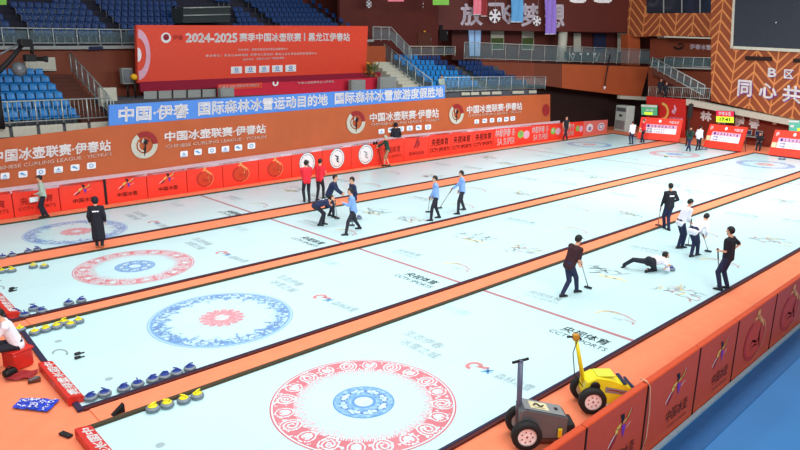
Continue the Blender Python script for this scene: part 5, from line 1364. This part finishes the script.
for col, nm, where, pts in rows:
    for i, q in enumerate(pts): put_stone(col, '%s curling stone, %s from the left %s' % (nm, ORD[i], where), G(*q), nm.split('-')[0]+' stones '+where)
for q, lab, col in (((359, 219), 'blue-handled curling stone moving beside the light blue striding player', m_hblue), ((666, 157), 'yellow-handled curling stone lying in the far red-ringed house', m_hyel), ((702, 149.8), 'dark curling stone before the middle scoreboard, left of two', m_hblue), ((706, 150), 'dark curling stone before the middle scoreboard, right of two', m_hblue),
                    ((780, 159.6), 'dark curling stone before the right scoreboard, left of two', m_hblue), ((783.8, 159.8), 'dark curling stone before the right scoreboard, right of two', m_hblue), ((671, 270.5), 'blue-handled curling stone at the hand of the sliding player', m_hblue)):
    put_stone(col, lab, G(*q), None)

# ---------------------------------------------------------------- red end boxes and odds and ends
def endbox(x, y0, y1, lab, off=0):
    o = empty('end_box', (x, (y0+y1)/2, .0), lab, 'sign box'); w = .14
    mb = MB(); prof = [(-w, 0), (w, 0), (w, .1), (w-.03, .13), (-w+.06, .17), (-w, .165)]
    mb.loft([[V((x+a, y0, z)) for a, z in prof], [V((x+a, y1, z)) for a, z in prof]], sm=False); mb.build('box_body', m_stool, o)
    S = bil([V((x-w+.065, y1-.05, .175)), V((x-w+.065, y0+.05, .175)), V((x+w-.035, y0+.05, .138)), V((x+w-.035, y1-.05, .138))])
    mb = MB(); put_text(mb, '中国冰壶联赛', S, (.02, .02, .98, .98), .03); mb.build('lettering', m_letter, o)
    S = bil([V((x-w-.004, y1-.05, .17)), V((x-w-.004, y0+.05, .17)), V((x-w-.004, y0+.05, .03)), V((x-w-.004, y1-.05, .03))])
    mb = MB(); put_text(mb, '伊春', S, (.4, .2, .6, .8), .02); mb.build('side_lettering', m_lilac, o)
endbox(-3.98, 3.5, 5.4, 'red long box with white lettering at the near end of the second sheet')
endbox(-4.22, .55, 2.36, 'red long box with white lettering cut by the bottom picture edge')
endbox(-3.78, 8.75, 10.6, 'red long box cut by the left picture edge on the third sheet')
# blue tarp
q = [G(12, 409), G(22, 399), G(60, 401), G(48, 413)]; S = bil([q[1], q[2], q[3], q[0]]); mb = MB(); n = 12; rings = []
for v in range(n+1): rings.append([S(u/n, v/n)+V((0, 0, .03+.02*noise.noise(V((u*.7, v*.7, 2)))+.02*noise.noise(V((u*1.9, v*1.9, 7))))) for u in range(n+1)])
mb.loft(rings, False, False, closed=False); tp = tag(mb.build('plastic_sheet', m_tarp), 'crumpled blue plastic sheet lying on the orange floor at lower left', 'sheet')
mb = MB(); rnd = random.Random(2)
for k in range(46):
    u, v = rnd.uniform(.08, .9), rnd.uniform(.1, .9); a = rnd.uniform(0, 6)
    stroke(mb, lambda x, y: S(x, y)+V((0, 0, .055+.004*math.sin(x*30+y*20))), [(u, v), (u+.07*math.cos(a), v+.1*math.sin(a)), (u+.1*math.cos(a+.8), v+.15*math.sin(a+.8))], .03)
mb.build('white_print', m_whitec, tp, org=WORG[tp.name])
def bar(name, q0, q1, w, h, m, lab, cat):
    a, b = G(*q0), G(*q1); d = b-a; mb = MB(); mb.box((a+b)/2+V((0, 0, h/2)), (d.length, w, h), math.atan2(d.y, d.x), min(.015, h*.3)); return tag(mb.build(name, m), lab, cat)
o = bar('foam_block', (28, 383), (41, 380.5), .11, .07, m_step, 'small dark block on the floor between red box and stool', 'block'); mb = MB(); mb.box(WORG[o.name]+V((0, 0, .075)), (.2, .08, .012), .5, .003); mb.build('top_pad', m_mgrey, o, org=WORG[o.name])
bar('rubber_mat', (61, 433.5), (71, 437.5), .1, .04, m_black, 'dark narrow bar on the floor left of the lowest red box', 'bar')
a, b = G(111, 416.5), G(124, 411.5); mb = MB(); d = (b-a); n_ = V((-d.y, d.x, 0)).normalized()*.05; mb.mesh([a-n_, b-n_, b-n_+V((0, 0, .17)), a+n_, b+n_, b+n_+V((0, 0, .17))], [(0, 1, 2), (5, 4, 3), (0, 3, 4, 1), (1, 4, 5, 2), (2, 5, 3, 0)])
tag(mb.build('rubber_wedge', m_black), 'black rubber wedge on the walkway edge left of yellow stones', 'wedge')
c = G(22, 376.5); S = ground_S(c.x, c.y, (.8, -.5), (.5, .8), .5, .38, .02); mb = MB(); mb.loft([[S(u/8, v/8)+V((0, 0, .02*math.sin(u*1.3)*math.cos(v*1.1)+.02)) for u in range(9)] for v in range(9)], False, False, closed=False); tag(mb.build('cloth_rag', m_darkred), 'dark red cloth lying beside the red stool', 'cloth')
c = G(10.5, 376); o = empty('shoulder_bag', c, 'small black bag on the floor left of the dark red cloth', 'bag'); mb = MB(); mb.box(c+V((0, 0, .08)), (.26, .16, .16), .4, .05); mb.build('bag_body', m_black, o); mb = MB(); mb.tube([c+V((-.08, 0, .15)), c+V((0, 0, .22)), c+V((.08, 0, .15))], .012, 6); mb.build('strap', m_black, o)

# ---------------------------------------------------------------- ice shaving machines
def machine(px, py, lab, yellow):
    g = G(px, py); o = empty('ice_scraper', g, lab, 'ice machine'); RM = Matrix.Rotation(math.radians(-41), 3, 'Z'); T = lambda x, y, z: g+RM @ V((x+.05, y, z*1.12))
    r = .255; mm = m_myel if yellow else m_mgrey; mm2 = m_myel if yellow else m_mgreylt
    for s, y in ((0, 0), (1, .5)):
        ax = RM @ V((0, 1, 0)); c = g+RM @ V((0, y, r))
        mb = MB(); mb.lathe([(r*.62, -.07), (r*.9, -.075), (r, -.045), (r, .045), (r*.9, .075), (r*.62, .07)], c, 28, axis=ax, cap=False); w = mb.build('wheel', m_tyre, o)
        mb = MB(); mb.lathe([(.001, -.052), (r*.2, -.055), (r*.55, -.04), (r*.64, -.066), (r*.64, .066), (r*.5, .04), (.001, .04)], c, 24, axis=ax); h = mb.build('hub', m_hub, w, org=WORG[o.name])
        if not s:
            mb = MB()
            for k in range(7): a = 2*math.pi*k/7; mb.lathe([(.001, 0), (.013, 0), (.013, .006), (.001, .006)], c+RM @ V((r*.36*math.cos(a), -.06, r*.36*math.sin(a))), 8, axis=-ax)
            mb.lathe([(.001, 0), (.02, 0), (.012, .01), (.001, .01)], c+RM @ V((0, -.058, 0)), 8, axis=-ax)
            mb.build('hub_holes', m_darkred, w, org=WORG[o.name])
    w = .19; yc = .26
    def hull(prof, m, nm, w0=w, inset=.03):
        rings = []
        for yy, sc in ((-w0, .93), (-w0+inset, 1), (w0-inset, 1), (w0, .93)):
            cx = sum(p[0] for p in prof)/len(prof); cz = sum(p[1] for p in prof)/len(prof)
            rings.append([T(cx+(x-cx)*sc, yc+yy, cz+(z-cz)*sc) for x, z in prof])
        mb = MB(); mb.loft(rings, sm=False); return mb.build(nm, m, o)
    if yellow:
        b = hull([(-.12, .12), (.72, .12), (.8, .2), (.78, .36), (.6, .45), (.3, .56), (.02, .6), (-.16, .52), (-.18, .3)], m_myel, 'chassis')
        mb = MB(); mb.box(T(.22, yc, .6), (.34, .3, .04), math.radians(-41), .015); mb.build('top_cover', m_lawnyel, b, org=WORG[o.name])
        mb = MB(); mb.box(T(.56, yc, .49), (.07, .41, .03), math.radians(-41), .01); mb.box(T(.7, yc, .43), (.05, .41, .03), math.radians(-41), .01); mb.build('dark_strap', m_navy, b, org=WORG[o.name])
        mb = MB(); mb.lathe([(.001, 0), (.05, .0), (.085, .01), (.09, .04), (.075, .05), (.001, .05)], T(.0, yc-w, .46), 18, axis=RM @ V((0, -1, 0))); mb.build('side_cap', m_black, b, org=WORG[o.name])
        mb = MB(); S = bil([T(.2, yc-w-.006, .44), T(.62, yc-w-.006, .36), T(.62, yc-w-.006, .28), T(.2, yc-w-.006, .34)]); upoly(mb, S, [(0, 0), (1, 0), (1, 1), (0, 1)]); mb.mi = 1; S2 = lambda u, v: S(u, v)-RM @ V((0, .004, 0)); stroke(mb, S2, [(.1, .5), (.4, .6), (.9, .4)], .25); mb.build('side_decal', [m_mgreylt, m_darkred], b, org=WORG[o.name])
        mb = MB(); mb.lathe([(.06, -.24), (.1, -.22), (.1, .22), (.06, .24)], T(.82, yc, .22), 18, axis=RM @ V((0, 1, 0))); mb.build('front_roller', m_mgrey, o)
        mb = MB(); mb.box(T(.5, yc, .08), (.5, .36, .08), math.radians(-41), .02); mb.build('blade_unit', m_metal, o)
        mb = MB(); mb.box(T(.3, yc-w-.02, .1), (.16, .05, .08), math.radians(-41), .015); mb.build('latch', m_white, o)
        tb, tt = T(-.15, yc, .45), T(-.36, yc+.02, 1.24)
        mb = MB(); mb.tube([tb, tt], .042, 8, .034); h = mb.build('handle_post', m_myel, o)
        mb = MB(); mb.box(tt, (.12, .1, .12), math.radians(-41), .02); mb.build('control_box', m_amberdk, h, org=WORG[o.name])
        d = V((RT.x, RT.y, 0)).normalized()
        mb = MB(); mb.tube([tt-d*.16+V((0, 0, -.0)), tt-d*.05, tt+d*.05, tt+d*.1+V((0, 0, -.05))], .02, 8); mb.build('handlebar', m_black, h, org=WORG[o.name])
        mb = MB(); mb.tube([tt+V((-.02, -.05, -.05)), T(-.42, yc-.08, 1.0), T(-.36, yc-.1, .6), T(-.2, yc-.12, .42)], .01, 6); mb.build('cable', m_black, h, org=WORG[o.name])
    else:
        b = hull([(-.14, .12), (.62, .12), (.66, .2), (.66, .44), (.62, .48), (-.1, .62), (-.16, .58)], m_mgrey, 'chassis')
        S = bil([T(-.1, yc+.19, .63), T(.62, yc+.19, .492), T(.62, yc-.19, .492), T(-.1, yc-.19, .63)]); mb = MB(); upoly(mb, S, [(0.02, .04), (.98, .04), (.98, .96), (.02, .96)]); mb.build('top_plate', m_mgreylt, b, org=WORG[o.name])
        S2 = lambda u, v: S(u, v)+V((0, 0, .006)); S3 = lambda u, v: S(u, v)+V((0, 0, .012)); mb = MB(); upoly(mb, S2, [(.18, .2), (.62, .2), (.62, .8), (.18, .8)]); mb.mi = 1; stroke(mb, S3, [(.26, .4), (.36, .66), (.44, .4), (.54, .62)], .07); stroke(mb, S3, [(.28, .3), (.54, .32)], .06); upoly(mb, S3, [(.78, .4), (.86, .4), (.86, .6), (.78, .6)]); mb.build('top_label', [m_goldpale, m_black], b, org=WORG[o.name])
        mb = MB(); mb.box(T(.72, yc, .26), (.14, .36, .2), math.radians(-41), .03); mb.build('front_motor', m_tyre, o)
        mb = MB(); mb.box(T(.52, yc-w-.03, .24), (.07, .04, .17), math.radians(-41), .015); q_ = mb.build('side_lamp_frame', m_myel, o); mb = MB(); mb.box(T(.52, yc-w-.052, .24), (.035, .01, .1), math.radians(-41), .004); mb.build('lamp_lens', m_amber, q_, org=WORG[o.name])
        mb = MB(); mb.box(T(.35, yc, .08), (.5, .36, .08), math.radians(-41), .02); mb.build('blade_unit', m_step, o)
        tb, tt = T(-.13, yc, .3), T(-.16, yc, 1.3)
        mb = MB(); mb.tube([tb, tt], .05, 6); mb.box(tt, (.06, .08, .08), 0, .015); h = mb.build('handle_post', m_bluegrey, o)
        d = V((.1, -1, 0)).normalized(); d = V((.55, .83, 0)).normalized(); d = V((RT.x, RT.y, 0)).normalized()
        mb = MB(); mb.tube([tt-d*.14-V((0, 0, .02)), tt+d*.13+V((0, 0, .06))], .024, 8); mb.build('handlebar', m_black, h, org=WORG[o.name])
    return o
machine(525.5, 449, 'grey ice scraping machine on wheels at the bottom edge, upright T handle', False)
machine(591, 413, 'yellow ice scraping machine on wheels beside the orange boards', True)

# ---------------------------------------------------------------- camera crane before the left seats
o = empty('camera_crane', PL(-6, 80, 1.0), 'dark camera crane reaching over the lower left blue seats', 'crane'); P_ = lambda x, y, d=1.0: PL(x, y, d)
mb = MB(); mb.tube([P_(-14, 84), P_(10, 60), P_(24, 43)], .12, 8, .07); mb.build('boom', m_black, o)
mb = MB(); mb.tube([P_(-14, 62), P_(24, 41)], .04, 6); mb.build('tension_rod', m_mgrey, o)
mb = MB(); mb.box(P_(25, 43), (.5, .3, .3), .3, .06); mb.build('crane_head', m_black, o)
mb = MB(); mb.tube([P_(27, 42), P_(32, 46), P_(32, 54)], .07, 8); mb.build('pan_arm', m_black, o)
mb = MB(); mb.tube([P_(24, 56), P_(36, 58)], .06, 8); mb.box(P_(30, 58), (.45, .3, .28), .2, .05); mb.build('camera_body', m_black, o)
mb = MB(); mb.lathe([(.08, 0), (.1, .3), (.13, .32), (.13, .42)], P_(36, 59), 12, axis=LD); mb.build('lens', m_black, o)
mb = MB(); mb.lathe([(.02, -.28), (.2, -.22), (.3, 0), (.2, .22), (.02, .28)], P_(19, 69, .9), 16); mb.build('weight', m_mgrey, o)
mb = MB(); b_ = P_(-6, 76); mb.tube([V((b_.x, b_.y, 3.4)), b_], .14, 8); mb.build('column', m_black, o)

# ---------------------------------------------------------------- light
def area(name, loc, sx, sy, power, col=(1, 1, 1), spread=150, rot=(0, 0, 0)):
    l = bpy.data.lights.new(name, 'AREA'); l.shape = 'RECTANGLE'; l.size = sx; l.size_y = sy; l.energy = power; l.color = col; l.spread = math.radians(spread)
    o = bpy.data.objects.new(name, l); o.location = loc; o.rotation_euler = rot; COL.objects.link(o); return o
for i, y in enumerate((-1, 6, 13)):
    area('rink_light', (18, y, 13.5), 52, 2.2, 1420, (1, .985, .96), 120)
aim = lambda a, b: (V(b)-V(a)).to_track_quat('-Z', 'Y').to_euler()
for x, pw in ((0, 1450), (24, 1650)):
    l0 = (x-4, -14, 13); area('front_fill', l0, 16, 2.5, pw, (1, .98, .95), 100, aim(l0, (x+6, 20, 2.5)))  # unseen fill lights added to brighten the boards, banner and backdrop
l0 = (10, 4, 14); area('end_fill', l0, 10, 3, 1700, (1, .98, .95), 90, aim(l0, (49, 12, 3)))  # unseen fill light added to brighten the end wall
w = bpy.data.worlds.new('hall'); scene.world = w; w.use_nodes = True
bg = w.node_tree.nodes['Background']; bg.inputs['Color'].default_value = (.92, .97, 1, 1); bg.inputs['Strength'].default_value = .35
scene.view_settings.view_transform = 'Standard'; scene.view_settings.look = 'None'; scene.view_settings.exposure = 0
scene.cycles.max_bounces = 6
